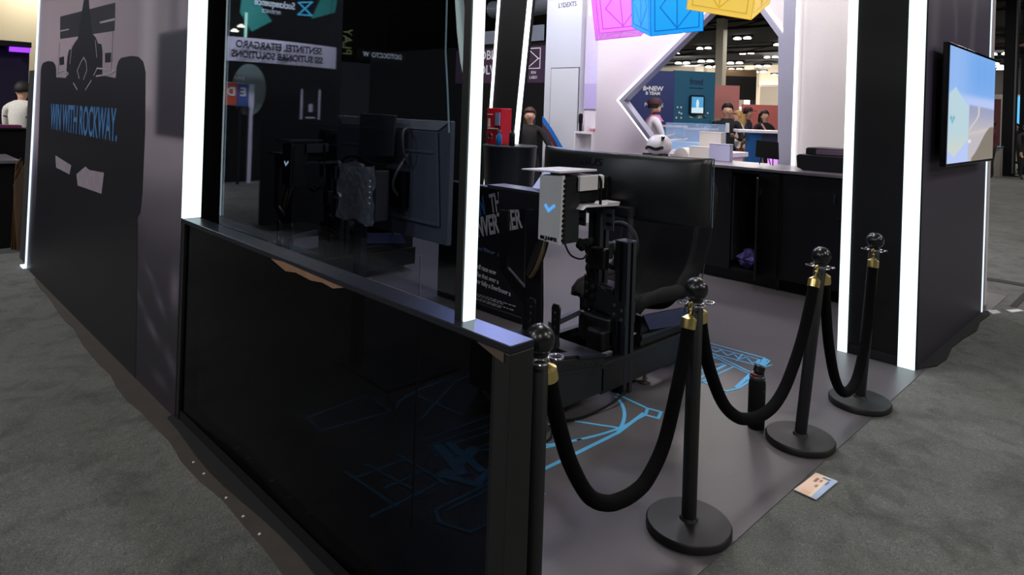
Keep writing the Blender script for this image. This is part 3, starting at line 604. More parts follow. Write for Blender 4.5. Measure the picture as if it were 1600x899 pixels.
tb_ = thing('tablet', 'small lit tablet leaning at the left end of the curved monitor', 'tablet', (2.84, 2.66, 1.104)); B().prism([(2.70, 1.104), (2.57, 1.104), (2.57, 1.23), (2.62, 1.20)], 'x', 2.86, 2.87).build('screen', EM('tablet_glow', (.55, .6, .95), .55), tb_); B().prism([(2.71, 1.102), (2.565, 1.102), (2.565, 1.235), (2.625, 1.205)], 'x', 2.871, 2.878).build('back', BLK, tb_)
# steering wheel, wheel base
B().box(2.99, 3.045, 2.26, 2.36, .68, .80).build('control_box', BLK, ck, bevel=.01); B().box(3.145, 3.22, 2.36, 2.45, .70, .80).build('wheel_base', BLK, ck, bevel=.01)
wc = Vector((3.32, 2.41, .76)); ring = [wc + Vector((.03 * math.sin(a), .135 * math.cos(a), .13 * math.sin(a))) for a in [i * math.pi / 16 for i in range(32)]]
wh = B().tube(ring, .016, 10, closed=True).build('steering_wheel', M('alcantara', (26, 25, 27), .9), ck, smooth=True)
k = B(); k.bar(wc + Vector((0, -.13, 0)), wc + Vector((0, .13, 0)), .05, .012); k.bar(wc + Vector((0, 0, -.125)), wc, .012, .05); k.tube([wc + Vector((-.15, 0, -.02)), wc + Vector((.005, 0, 0))], .035, 12); k.build('hub', BLK, wh)
# small formula style rim hung on the far frame
hc = Vector((2.74, 2.53, .74)); R_ = Matrix.Rotation(math.radians(20), 3, 'X')
pr = []
for a in [i * math.pi / 14 for i in range(28)]:
    v = Vector((.036 * math.cos(a), .05 * math.cos(a), .115 * math.sin(a))); pr.append(hc + Vector((v.x, v.y - .45 * v.z, v.z)))
fw_ = B().tube(pr, .011, 8, closed=True).build('spare_rim', M('tan_leather', (112, 92, 66), .5), ck, smooth=True); lab(fw_, 'tan edged rim hung on the frame')
b = B(); n_ = len(pr); nv_ = (pr[0] - hc).cross(pr[7] - hc).normalized() * .022; b.add([p + nv_ for p in pr] + [p - nv_ for p in pr], [tuple(range(n_)), tuple(range(2 * n_ - 1, n_ - 1, -1))] + [(i, (i + 1) % n_, n_ + (i + 1) % n_, n_ + i) for i in range(n_)])
b.build('rim_face', M('dark_brown', (36, 28, 25), .5), fw_, bevel=.004)
# bucket seat
def seat():
    prof = [(3.220, .40), (3.280, .415), (3.420, .385), (3.600, .345), (3.700, .345), (3.780, .40), (3.90, .52), (3.955, .70), (4.01, .90), (4.045, 1.05), (4.065, 1.17), (4.072, 1.235)]
    bol = [.03, .07, .11, .14, .16, .17, .16, .14, .15, .12, .05, .02]; wd = [.25, .26, .27, .275, .275, .275, .28, .30, .31, .29, .20, .16]
    P = smoothpath([(a, 0, b_) for a, b_ in prof], 4); m = len(P); vs = []; K = 17
    for i, p in enumerate(P):
        t = (P[min(i + 1, m - 1)] - P[max(i - 1, 0)]).normalized(); nrm = Vector((-t.z, 0, t.x))
        q = i / (m - 1) * (len(prof) - 1); a = int(min(q, len(prof) - 2)); f = q - a; f = f * f * (3 - 2 * f)
        bb = bol[a] * (1 - f) + bol[a + 1] * f; ww = wd[a] * (1 - f) + wd[a + 1] * f
        for k in range(K):
            u = -1 + 2 * k / (K - 1); lift = bb * max(0, (abs(u) - .45) / .55) ** 1.6
            vs.append(tuple(p + nrm * lift + Vector((0, RY + u * ww * (1 - .06 * abs(u)), 0))))
    fs = [(i * K + k, i * K + k + 1, (i + 1) * K + k + 1, (i + 1) * K + k) for i in range(m - 1) for k in range(K - 1)]
    return vs, fs
vs, fs = seat(); o = B().add(vs, fs).build('seat', M('seat_fabric', (22, 21, 23), .92, spec=.2, bump=.15, bscale=300), ck, smooth=True)
md = o.modifiers.new('thick', 'SOLIDIFY'); md.thickness = .05; md.offset = -1
md = o.modifiers.new('round', 'SUBSURF'); md.levels = 1; md.render_levels = 1
m_ = len(vs) // 17
for e_ in (0, 16):
    P_ = [vs[i * 17 + e_] for i in range(0, m_, 2)]; lab(B().tube(P_, [.02 + .026 * min(1, k / 4, (len(P_) - 1 - k) / 4) for k in range(len(P_))], 10).build('side_bolster', M('seat_fabric', (22, 21, 23)), o, smooth=True), 'rounded padded seat wing')
s_ = B(); s_.tube(smoothpath([(3.560, 2.078, .475), (3.560, 2.078, .40), (3.590, 2.078, .385), (3.630, 2.078, .39), (3.635, 2.078, .46), (3.625, 2.078, .485), (3.570, 2.078, .485)], 4), .006, 6); s_.tube([(3.600, 2.078, .41), (3.620, 2.078, .42), (3.610, 2.078, .435)], .005, 6)
lab(s_.build('seat_emblem', GREYP, o), 'grey looped emblem on the seat side')
for y in (2.17, 2.61): B().prism([(3.24, .23), (3.85, .23), (3.85, .33), (3.80, .42), (3.67, .30), (3.32, .30), (3.24, .40)], 'y', y, y + .012).build('seat_bracket', POWD, ck)
B().box(3.24, 3.86, 2.2, 2.24, .225, .27).build('slide_rail', EXTR, ck); B().box(3.24, 3.86, 2.58, 2.62, .225, .27).build('slide_rail', EXTR, ck)
B().tube([(3.22, 2.17, .285), (3.24, 2.17, .285), (3.6, 2.17, .28)], [.026, .02, .02], 12).build('adjuster_tube', EXTR, ck)
B().prism([(3.2, .425), (3.68, .385), (3.74, .275), (3.27, .33)], 'y', 2.128, 2.14).build('side_shield', M('blue_reflex_metal', (70, 74, 110), .28, metal=.6), ck)  # reflected blue light is put into the plate's metal colour
B().tube([(3.80, 2.11, .52), (3.845, 2.11, .70)], .004, 6).build('aerial', GREYP, ck)
for cab in [[(3.05, 2.12, .05), (2.9, 2.10, .03), (2.7, 2.12, .01), (2.55, 2.14, .03), (2.5, 2.13, .09)], [(2.45, 2.12, .06), (2.38, 2.08, .012), (2.30, 2.10, .01), (2.33, 2.18, .01)]]:
    B().tube(smoothpath(cab), .006, 6).build('cable', MATT, ck, smooth=True)
q = B(); q.box(3.0, 3.25, 2.22, 2.44, .26, .42); q.box(3.06, 3.2, 2.24, 2.42, .42, .58); q.box(2.95, 3.05, 2.22, 2.34, .24, .36); q.build('pedal_motor', BLK, ck, bevel=.015)
kn = B()
for i in range(26): kn.ball((3.03 + .06 * random.random(), 2.36 + .09 * random.random(), .36 + .018 * i), .012 + .014 * random.random(), 8, 1, 1, 1.4)
kn.build('cable_bundle', MATT, ck, smooth=True)

# monitor of the rig
mo = thing('curved_monitor', 'wide curved black monitor seen from behind above the cockpit', 'monitor', (3.15, 2.41, .955), 'curved monitors of the simulator rigs')
def monitor_mesh():
    vs = []; N = 24; prof = [(0, .0), (-.012, .008), (-.03, .03), (-.034, .18), (-.03, .34), (-.012, .368), (0, .375)]
    for i in range(N + 1):
        u = -1 + 2 * i / N; cur = .17 * u * u; y = .612 * u; e = .25 + .75 * sstep(np.array(1 - abs(u)), 0, .12)
        for (x, z) in prof: vs.append((cur + x * float(e), y, z))
    P = len(prof); fs = [(i * P + k, i * P + k + 1, (i + 1) * P + k + 1, (i + 1) * P + k) for i in range(N) for k in range(P - 1)]
    return vs, fs, N, P
vs, fs, N, P = monitor_mesh()
mb = B().add(vs, fs)
sh = mb.build('rear_shell', M('monitor_shell', (30, 31, 33), .36, var=.05, bump=.01), mo, world=False, smooth=True); md = sh.modifiers.new('t', 'SOLIDIFY'); md.thickness = .004
sv = []; 
for i in range(N + 1):
    u = -1 + 2 * i / N; sv += [(.17 * u * u + .004, .606 * u, .008), (.17 * u * u + .004, .606 * u, .368)]
scr = B().add(sv, [(2 * i, 2 * i + 1, 2 * i + 3, 2 * i + 2) for i in range(N)])
scr.build('screen', EM('monitor_screen', (.32, .5, .85), .35), mo, world=False, smooth=True)
B().add([(.172, -.616, 0), (.18, -.616, 0), (.18, -.612, 0), (.172, -.612, 0), (.172, -.616, .375), (.18, -.616, .375), (.18, -.612, .375), (.172, -.612, .375)], [(3, 2, 1, 0), (4, 5, 6, 7), (0, 1, 5, 4), (1, 2, 6, 5), (2, 3, 7, 6), (3, 0, 4, 7)]).build('edge_trim', M('edge_steel', (120, 130, 145), .25, metal=.8), mo, world=False)
B().box(-.06, -.03, -.08, .08, .08, .24).build('mount_plate', BLK, mo, world=False, bevel=.004)
text('ASUS', (3.15 - .0335, 2.50, 1.268), .062, (0, -1, 0), (0, 0, 1), M('logo_dark', (6, 6, 7), .3), mo, 'logo', sx=1.5, shear=.2, bold=.001)

# computer on the rig
def computer(label, wrap=False):
    c = thing('computer', label, 'computer', (2.82, 2.365, .86), 'computers mounted on the simulator rigs')
    return c
pc = computer('white fronted computer with a blue tick mounted before the curved monitor')
WF = M('pc_white', (222, 219, 216), .35, var=.03)
B().prism([(2.443, .868), (2.29, .858), (2.284, 1.222), (2.443, 1.212)], 'x', 2.645, 2.668).build('front_panel', WF, pc, bevel=.002)
B().box(2.668, 2.80, 2.29, 2.44, .86, 1.215).build('case', BLK, pc)
q = B()
for k in range(13): q.box(2.658, 2.675, 2.279, 2.2895, .875 + .026 * k, .889 + .026 * k)
q.build('cooling_fin', MATT, pc)
B().box(2.80, 2.97, 2.292, 2.43, 1.07, 1.19).build('power_unit', MATT, pc, bevel=.006)
lab(B().prism([(2.56, 1.232), (2.28, 1.236), (2.28, 1.247), (2.56, 1.238)], 'x', 2.62, 2.93).build('top_plate', WHITE, pc, bevel=.001), 'white plate on top')
q = B(); q.box(2.775, 2.93, 2.27, 2.285, 1.135, 1.215); q.box(2.775, 2.93, 2.285, 2.40, 1.205, 1.215); q.box(2.955, 2.985, 2.27, 2.285, 1.14, 1.21); q.box(2.93, 2.985, 2.28, 2.30, 1.205, 1.215); lab(q.build('handle_bracket', WHITE, pc, bevel=.002), 'white bracket')
B().tube(smoothpath([(2.94, 2.285, 1.21), (2.945, 2.262, 1.18), (2.945, 2.262, 1.05)]), .008, 8).build('strap', MATT, pc)
tk = B(); tk.stroke([(2.395, 1.055), (2.372, 1.03), (2.335, 1.058)], .016, 'x', 2.6425, 2.645); lab(tk.build('tick_mark', EM('tick_blue', (.1, .42, .95), .8), pc), 'blue tick emblem')
text('●K.JUNIPER', (2.6435, 2.367, .882), .026, (0, -1, 0), (0, 0, 1), MATT, pc, sx=.85, bold=.001)
B().tube(smoothpath([(2.70, 2.3, .86), (2.72, 2.27, .80), (2.82, 2.27, .77), (2.92, 2.31, .80)]), .005, 6).build('cable', MATT, pc)
q = B()
for k in range(9): q.ball((2.86 + .012 * k, 2.33 + .05 * random.random(), .85 - .05 * random.random()), .02, 8)
q.build('cable_bundle', MATT, pc)
lab(B().prism([(2.77, 1.038), (2.80, 1.05), (3.09, 1.038), (3.10, 1.06), (2.99, 1.062), (2.98, 1.052), (2.80, 1.06)], 'y', 2.24, 2.33).build('lower_plate', WHITE, pc, bevel=.001), 'white lower shelf plate')
# second rig, its monitor and computer, three metres deeper behind the tinted glass
D2 = 3.01
c2 = dup(ck, (RX, RY + D2, .004), 'second black simulator cockpit deep behind the tinted glass')
m2 = dup(mo, (3.15, 2.41 + D2, .955), 'second curved black monitor deep behind the tinted glass')
BPC = M('pc_dark', (40, 42, 48), .35)
p2 = dup(pc, (2.82, 2.365 + D2, .86), 'dark computer with a pale tick deep behind the tinted glass')
for ch in p2.children:
    if ch.name.startswith(('front_panel', 'top_plate', 'handle_bracket', 'lower_plate')):
        ch.data = ch.data.copy(); ch.data.materials.clear(); ch.data.materials.append(BPC)
        if 'label' in ch: del ch['label']
    if ch.name.startswith('tick'):
        ch.data = ch.data.copy(); ch.data.materials.clear(); ch.data.materials.append(EM('tick_pale', (.7, .9, 1), .7)); ch['label'] = 'pale tick emblem'

# ------------------------------------------------------------------ flat screen on a stand just behind the glass
st = thing('display_stand', 'black pole stand carrying the screen behind the tinted glass', 'stand', (2.18, 3.3, .004))
B().box(2.1, 2.6, 3.0, 3.6, .004, .02).build('base', POWD, st, bevel=.004)
B().box(2.14, 2.18, 3.38, 3.46, .02, 1.25).build('pole', GREYP, st)
B().box(2.15, 2.195, 3.0, 3.5, 1.0, 1.2).build('mount', BLK, st)
B().box(2.03, 2.10, 3.09, 3.35, 1.215, 1.245).build('shelf', BLK, st); B().box(2.10, 2.14, 3.36, 3.40, .9, 1.24).build('arm', BLK, st)
lab(B().prism([(3.355, 1.26), (3.02, 1.285), (3.0, 1.508), (3.35, 1.51)], 'x', 2.085, 2.10).build('backing_plate', M('plate_grey', (58, 58, 64), .5), st, bevel=.003), 'flat grey plate above the wrapped box')
B().box(2.10, 2.195, 3.15, 3.25, 1.36, 1.40).build('plate_arm', BLK, st)
t2 = thing('television', 'flat screen seen from behind through the tinted glass', 'television', (2.22, 3.25, .84))
TS = M('tv_rear', (112, 114, 124), .4)
B().box(2.215, 2.245, 2.685, 3.812, .84, 1.487).build('panel', TS, t2, bevel=.004)
B().prism([(2.74, .93), (3.76, .93), (3.74, 1.43), (2.78, 1.43)], 'x', 2.197, 2.215).build('rear_housing', TS, t2, bevel=.008)
lab(B().prism([(2.69, 1.484), (3.80, 1.484), (3.74, 1.435), (2.78, 1.435)], 'x', 2.205, 2.216).build('top_bevel', M('tv_bevel', (186, 182, 184), .35), t2), 'pale bevelled top edge')
for (y0, y1, z) in [(2.80, 3.05, 1.31), (3.38, 3.74, 1.31), (2.76, 3.1, .935), (3.5, 3.8, .96)]: B().box(2.188, 2.199, y0, y1, z, z + .016).build('ridge', M('tv_ridge', (120, 122, 130), .35), t2, bevel=.003)
for cab in [[(2.19, 3.02, 1.44), (2.12, 2.97, 1.42), (2.12, 2.96, 1.32), (2.17, 2.98, 1.24)], [(2.18, 3.0, 1.30), (2.1, 2.99, 1.2), (2.1, 3.02, 1.12), (2.17, 3.05, 1.05)]]:
    B().tube(smoothpath(cab), .007, 6).build('cable', M('cable_grey', (96, 96, 100), .4), t2, smooth=True)
wp = thing('computer', 'small computer wrapped in clear plastic hung before the screen behind the glass', 'computer', (2.02, 3.16, .93))
B().box(1.985, 2.07, 3.01, 3.34, .94, 1.21).build('case', M('pc_grey', (58, 58, 62), .45), wp, bevel=.006)
film = B(); nY, nZ = 16, 14; vs = []
for i in range(nY + 1):
    for j in range(nZ + 1):
        y = 3.0 + .37 * i / nY; z = .925 + .315 * j / nZ; vs.append((1.972 + .012 * math.sin(i * 1.9 + j * .8) * random.random() - .006 * (random.random()), y + .006 * math.sin(j), z - .012 * math.sin(i * .6)))
fs = [(i * (nZ + 1) + j, i * (nZ + 1) + j + 1, (i + 1) * (nZ + 1) + j + 1, (i + 1) * (nZ + 1) + j) for i in range(nY) for j in range(nZ)]
film.add(vs, fs); lab(film.build('plastic_wrap', M('clear_wrap', (200, 196, 200), .12, spec=.9, alpha=.42), wp), 'crinkled clear plastic wrap')
B().tube(smoothpath([(2.0, 3.36, 1.05), (2.0, 3.42, 1.15), (2.0, 3.36, 1.25), (2.0, 3.2, 1.27), (2.0, 3.1, 1.25), (2.02, 3.0, 1.24)]), .007, 6).build('cable', MATT, wp, smooth=True)
q = B()
for k in range(5): q.box(1.982, 1.986, 3.06, 3.068, 1.03 + .03 * k, 1.036 + .03 * k)
q.build('indicator', EM('led_dots', (.9, .9, 1), .6), wp)
tag(B().tube([(1.5, 1.966, .004), (1.5, 1.966, 1.01)], .004, 8).build('thin_rod', M('bright_rod', (180, 180, 190), .3, metal=.6)), 'thin bright rod standing behind the dark panel', 'rod')

# ------------------------------------------------------------------ poster totem
tt = thing('poster_totem', 'black poster panel with slanted blue and white headline behind the glass end', 'sign', (3.5, 3.8, .004))
PB = M('poster_black', (22, 25, 32), .35, var=.25, scale=2)
B().box(3.5, 3.54, 3.36, 4.35, .004, .955).build('board', PB, tt, bevel=.002)
B().box(3.48, 3.56, 3.35, 4.36, .952, .965).build('top_cap', M('rail_grey', (74, 78, 90), .3, metal=.5), tt); B().box(3.492, 3.5, 3.37, 4.34, .05, .056).build('foot_line', GREYP, tt)
PW = M('poster_white', (224, 226, 232), .5)
zt_ = Vector((0, -.957, .29)); zu = Vector((0, .29, .957))
text('WIN', (3.498, 3.89, .785), .20, zt_, zu, M('poster_blue', (70, 140, 214), .5), tt, sx=.44, bold=.004, shear=.12)
text('THE', (3.498, 3.665, .85), .20, zt_, zu, PW, tt, sx=.44, bold=.004, shear=.12)
text('INVERTNER', (3.498, 3.66, .69), .205, zt_, zu, PW, tt, sx=.49, bold=.005, shear=.12)
for i, (s, z, y) in enumerate([('and full race now', .31, 3.80), ('to take that over a', .25, 3.78), ('Enter fully a Everlinoor a', .19, 3.70), ('today', .145, 3.95)]):
    text(s, (3.498, y, z + .02), .05, (0, -1, -.05), (0, -.05, 1), PW, tt, sx=.85, bold=.001)
text('Race Winner   Series', (3.498, 3.72, .47), .045, (0, -1, -.05), (0, -.05, 1), M('poster_dim', (96, 130, 170), .5), tt, sx=.9, shear=.2)
q = B()
for z, y0, y1 in [(.118, 4.1, 3.42), (.105, 3.9, 3.55), (.085, 4.05, 3.47), (.073, 3.98, 3.6)]:
    y = y0
    while y > y1: d = .02 + .03 * random.random(); q.box(3.4975, 3.4985, y - d, y, z, z + .006); y -= d + .012
q.build('fine_print', PW, tt)

# ------------------------------------------------------------------ people
def person(name, label, loc, face, h=1.75, arms=((.25, -.05, -.28, .02), (.25, .1, -.05, .25)), top=(60, 60, 64), legs=(40, 40, 46), skin=None, hair='short', seated=False, lean=0, sleeve=1.0, female=False, hairm=None, cap=None, skirt=False, group='visitors of the exhibition hall'):
    skin = skin or SKIN; hairm = hairm or HAIRD; k = h / 1.75
    P = []; E_ = []; R = []; tagv = []
    def add(p, r, par, t): P.append(Vector(p) * k); R.append(r * k); tagv.append(t); E_.append((par, len(P) - 1)) if par is not None else None; return len(P) - 1
    hipz = .93 if not seated else .50; L = lean
    pel = add((0, 0, hipz), (.135 if female else .13), None, 'leg'); wa = add((L * .2, 0, hipz + .16), .115 if female else .13, pel, 'top'); ch = add((L * .6, 0, hipz + .36), .145 if female else .16, wa, 'top'); nb = add((L * .9, 0, hipz + .52), .085, ch, 'top')
    nk = add((L + .01, 0, hipz + .575), .052, nb, 'skin'); jaw = add((L + .03, 0, hipz + .645), .062, nk, 'skin'); hd = add((L + .025, 0, hipz + .725), .092, jaw, 'skin'); cr = add((L + .02, 0, hipz + .785), .06, hd, 'skin')
    nose = add((L + .125, 0, hipz + .70), .014, hd, 'skin')
    for s in (-1, 1): add((L + .015, s * .096, hipz + .71), .018, hd, 'skin')
    for s, (e1x, e1y, e2z, e2x) in zip((-1, 1), arms):
        sh = add((L * .85, s * .19, hipz + .47), .062, nb, 'top'); el = add((L * .8 + e1x * .35, s * (.25 + max(0, e1y)), hipz + .20), .046, sh, 'top' if sleeve > .4 else 'skin')
        wr = add((L * .8 + e1x * .35 + e2x, s * (.24 + e1y), hipz + .20 + e2z), .031, el, 'top' if sleeve > .8 else 'skin')
        d = (P[wr] - P[el]).normalized(); pa = add(tuple((P[wr] + d * .06 * k) / k), .036, wr, 'skin'); sd = Vector((0, 1, 0)) if abs(d.y) < .8 else Vector((1, 0, 0)); sd = (sd - d * sd.dot(d)).normalized(); nn = d.cross(sd)
        for f, ln_ in zip((-1.5, -.5, .5, 1.5), (.06, .078, .082, .068)):
            m = P[pa] + (d * .035 + sd * .016 * f) * k; a = add(tuple(m / k), .0095, pa, 'skin'); add(tuple((m + (d * ln_ * .8 + nn * .025) * k) / k), .008, a, 'skin')
        a = add(tuple((P[wr] + (d * .045 - sd * .036) * k) / k), .0105, wr, 'skin'); add(tuple((P[wr] + (d * .085 - sd * .056 + nn * .012) * k) / k), .0085, a, 'skin')
    for s in (-1, 1):
        hp = add((0, s * .09, hipz - .06), .105, pel, 'leg')
        if seated: kn = add((.43, s * .13, hipz - .02), .07, hp, 'leg'); an = add((.44, s * .13, .09), .045, kn, 'leg')
        else: kn = add((.02, s * .11, .50), .066, hp, 'leg'); an = add((-.02, s * .12, .09), .043, kn, 'leg')
        fx = P[an].x / k; add((fx + .06, s * .125, .045), .043, an, 'shoe'); add((fx + .17, s * .135, .038), .035, len(P) - 1, 'shoe')
    if skirt:
        for s in (-1, 1): pass
    me = bpy.data.meshes.new(name); me.from_pydata([tuple(p) for p in P], E_, []); me.update()
    o = bpy.data.objects.new(name, me); COL.objects.link(o)
    md = o.modifiers.new('skin', 'SKIN'); md.use_smooth_shade = True
    if not me.skin_vertices: 
        bm = bmesh.new(); bm.from_mesh(me); bm.verts.layers.skin.verify(); bm.to_mesh(me); bm.free()
    for i, sv_ in enumerate(me.skin_vertices[0].data): sv_.radius = (R[i], R[i]); sv_.use_root = (i == 0)
    md = o.modifiers.new('sub', 'SUBSURF'); md.levels = 1; md.render_levels = 1
    bpy.context.view_layer.update()
    dg = bpy.context.evaluated_depsgraph_get(); nm = bpy.data.meshes.new_from_object(o.evaluated_get(dg)); o.modifiers.clear(); o.data = nm
    bpy.data.meshes.remove(me); nm.name = name
    ms = [skin, M('cloth_%d_%d_%d' % top, top, .85, bump=.1, bscale=60), M('trouser_%d_%d_%d' % legs, legs, .85), M('shoe_dark', (24, 22, 22), .5)]
    nm.materials.clear(); [nm.materials.append(m) for m in ms]; im = {'skin': 0, 'top': 1, 'leg': 2, 'shoe': 3}
    segs = [(np.array(P[a]), np.array(P[b]), tagv[b] if tagv[b] != 'skin' or tagv[a] == 'skin' else tagv[b], R[b]) for a, b in E_]
    for f in nm.polygons:
        c = np.array(f.center); best = None
        for a, b, t, r in segs:
            ab = b - a; u = min(1, max(0, float(np.dot(c - a, ab) / max(1e-9, np.dot(ab, ab))))); d = np.linalg.norm(c - a - ab * u) - r
            if best is None or d < best[0]: best = (d, t)
        f.material_index = im[best[1]]; f.use_smooth = True
    o.location = loc; o.rotation_euler.z = face; tag(o, label, 'person', group)
    hz = (hipz + .725) * k; hx = (L + .025) * k
    for s in (-1, 1):
        e = B().ball((hx + .078 * k, s * .034 * k, hz - .01 * k), .013 * k, 8).build('eye', EYEW, o, world=False, smooth=True)
        B().ball((hx + .089 * k, s * .034 * k, hz - .01 * k), .006 * k, 6).build('pupil', MATT, e, world=False)
    B().box(hx + .068 * k, hx + .082 * k, -.022 * k, .022 * k, hz - .066 * k, hz - .056 * k).build('mouth', LIPS, o, world=False, bevel=.003)
    hb2 = B(); rr = .106 * k; vs = []; n = 14
    for i in range(8):
        th = math.pi * .62 * i / 7
        for j in range(n):
            a = 2 * math.pi * j / n; t = th * (1 if math.cos(a) < .3 else .62)
            vs.append((hx - .008 * k + rr * math.sin(t) * math.cos(a), rr * .95 * math.sin(t) * math.sin(a), hz + .012 * k + rr * 1.05 * math.cos(t)))
    hb2.add(vs, [(i * n + j, i * n + (j + 1) % n, (i + 1) * n + (j + 1) % n, (i + 1) * n + j) for i in range(7) for j in range(n)])
    if hair == 'long': hb2.tube([(hx - .07 * k, 0, hz + .03 * k), (hx - .085 * k, 0, hz - .12 * k), (hx - .08 * k, 0, hz - .27 * k)], [.09 * k, .10 * k, .06 * k], 12)
    if hair == 'bald': pass
    else:
        ho = hb2.build('hair', hairm, o, world=False, smooth=True); md = ho.modifiers.new('t', 'SOLIDIFY'); md.thickness = .012 * k
    if cap:
        cb = B(); cb.lathe([(.112 * k, 0), (.108 * k, .05 * k), (.07 * k, .09 * k), (.01 * k, .10 * k)], (hx - .005 * k, 0, hz + .035 * k), 16); cb.prism([(hx + .05 * k, -.07 * k), (hx + .17 * k, -.05 * k), (hx + .18 * k, .05 * k), (hx + .05 * k, .07 * k)], 'z', hz + .035 * k, hz + .045 * k)
        cb.build('cap', M('cap_cloth', cap, .8), o, world=False, smooth=True)
    return o
PIN = math.pi
m1 = person('person', 'person in white with purple collar and dark cap before the navy wall', (8.95, 5.90, .0), -.6, 1.80, arms=((.25, -.02, .02, .24), (.3, .02, .06, .24)), top=(206, 200, 208), legs=(150, 146, 150), cap=(60, 30, 40))
B().lathe([(.14, 0), (.10, .06), (.08, .10)], (.03, 0, 1.47), 14).build('collar', M('purple_cloth', (176, 110, 150), .8), m1, world=False, smooth=True)
m2_ = person('person', 'person in a black suit standing near the teal stand with folded arms', (11.2, 5.82, 0), -2.6, 1.81, arms=((.3, -.1, .04, .14), (.3, -.1, .05, .14)), top=(20, 20, 24), legs=(18, 18, 22), lean=.02)
B().prism([(-.035, 1.30), (.035, 1.30), (.03, 1.47), (-.03, 1.47)], 'x', .155, .165).build('shirt_front', WHITEP, m2_, world=False)
person('person', 'blond person in a white blouse beside the black suit', (13.0, 6.50, 0), 2.4, 1.70, top=(222, 216, 212), legs=(110, 50, 56), hair='long', female=True, hairm=M('blond_hair', (190, 150, 90), .6), arms=((.4, -.1, .12, .16), (.3, 0, .02, .2)))
m4 = person('person', 'person in a dark jacket and dark cap in front of the pink board', (15.0, 7.30, 0), -1.4, 1.80, top=(44, 48, 60), legs=(30, 32, 40), cap=(28, 28, 36), arms=((.3, -.05, .1, .22), (.2, 0, -.2, .06)))
m5 = person('person', 'person in black with a pink strap behind the blue counter', (14.1, 6.47, 0), -2.2, 1.74, top=(22, 20, 24), legs=(24, 24, 28), hair='long', female=True, skin=SKIN, arms=((.35, -.05, .0, .2), (.35, .0, .1, .2)))
B().bar((.12, -.12, 1.46), (.165, .10, 1.12), .04, .01, (1, 0, 0)).build('strap', M('pink_strap', (220, 150, 150), .7), m5, world=False)
person('person', 'person with brown hair seated low low near the blue counter', (10.2, 4.95, 0), -2.4, 1.62, top=(96, 70, 56), legs=(50, 44, 40), hair='long', female=True, hairm=M('auburn_hair', (110, 66, 36), .6), seated=True)
person('person', 'person with dark wavy hair in a dark coat before the dark wall', (6.93, 6.64, 0), -2.3, 1.60, top=(30, 26, 26), legs=(20, 20, 22), hair='long', female=True, hairm=HAIRB)
pw = person('person', 'person in a white striped tee standing behind the black counters at the far left', (1.66, 11.2, 0), .9, 1.72, top=(216, 210, 200), legs=(36, 44, 70), sleeve=.5, arms=((.2, -.02, -.16, .12), (.3, 0, -.1, .2)))
q = B(); q.tube([(.06 + .165 * math.cos(a), .235 * math.sin(a), 1.27 + .02 * math.cos(a)) for a in [i * math.pi / 8 for i in range(16)]], .008, 6, closed=True); q.build('sleeve_stripe', MATT, pw, world=False)
for i, (x, y, tp, lb_) in enumerate([(24.6, 4.15, (80, 30, 38), 'person in a maroon top passing far beyond the wall screen'), (30.5, 4.42, (30, 30, 36), 'person in dark clothes far off between the black posts'), (25.2, 3.42, (26, 24, 28), 'person in black at the right end of the hall view')]):
    person('person', lb_, (x, y, 0), 1.8 + i, 1.74 - .04 * i, top=tp, legs=(24, 24, 30), hair=('short', 'long', 'short')[i])

# ------------------------------------------------------------------ counter and cabinets at the back
CBK = M('cabinet_black', (12, 12, 15), .42, bump=.02)
cA = thing('cabinet', 'black cabinet with an open doorway beside the simulator seat', 'cabinet', (6.3, 3.07, .004), 'black cabinets under the counter')
b = B(); b.box(6.02, 6.6, 2.57, 2.60, .004, 1.07); b.box(6.02, 6.6, 3.55, 3.58, .004, 1.07); b.box(6.58, 6.6, 2.6, 3.55, .004, 1.07); b.box(6.02, 6.58, 2.6, 3.55, .10, .13); b.box(6.02, 6.58, 2.6, 3.55, 1.04, 1.07); b.box(6.02, 6.58, 3.06, 3.08, .13, 1.04); b.box(6.02, 6.58, 2.775, 2.79, .13, 1.04); b.box(6.05, 6.07, 2.6, 3.55, .004, .10)
b.build('carcass', CBK, cA)
d = B().box(6.0, 6.02, 3.05, 3.56, .11, 1.06).build('door', CBK, cA, bevel=.002); B().box(5.988, 6.0, 3.07, 3.08, .86, .97).build('handle', CHROME, d, bevel=.002)
d = B().bar((6.01, 2.80, .56), (5.80, 2.70, .56), .018, .92).build('door', CBK, cA); B().box(5.84, 5.87, 2.70, 2.715, .85, .93).build('handle', CHROME, d)
B().box(6.0, 6.02, 2.59, 2.775, .11, 1.06).build('door', CBK, cA, bevel=.002)
lab(B().box(6.03, 6.5, 3.035, 3.05, .2, 1.0).build('lining', M('lining_grey', (44, 42, 46), .4), cA), 'grey lining panel')
kk = thing('keys', 'bunch of keys hanging at the open cabinet doorway', 'keys', (5.99, 2.77, .93)); b = B(); b.tube([(5.995, 2.78, .95), (5.975, 2.76, .955), (5.975, 2.75, .96)], .006, 8); b.build('lock', CHROME, kk)
b = B(); b.tube([(5.975, 2.755 + .016 * math.cos(a), .925 + .016 * math.sin(a)) for a in [i * math.pi / 7 for i in range(14)]], .003, 6, closed=True); b.build('ring', CHROME, kk)
b = B(); b.box(5.973, 5.977, 2.745, 2.757, .86, .91); b.box(5.971, 5.975, 2.758, 2.768, .85, .905); b.build('key', M('key_steel', (190, 180, 165), .3, metal=.9), kk)
bg = thing('bag', 'crumpled dark bag with violet sheen lying in the open cabinet', 'bag', (6.2, 2.9, .13)); b = B(); vs = []; n = 12
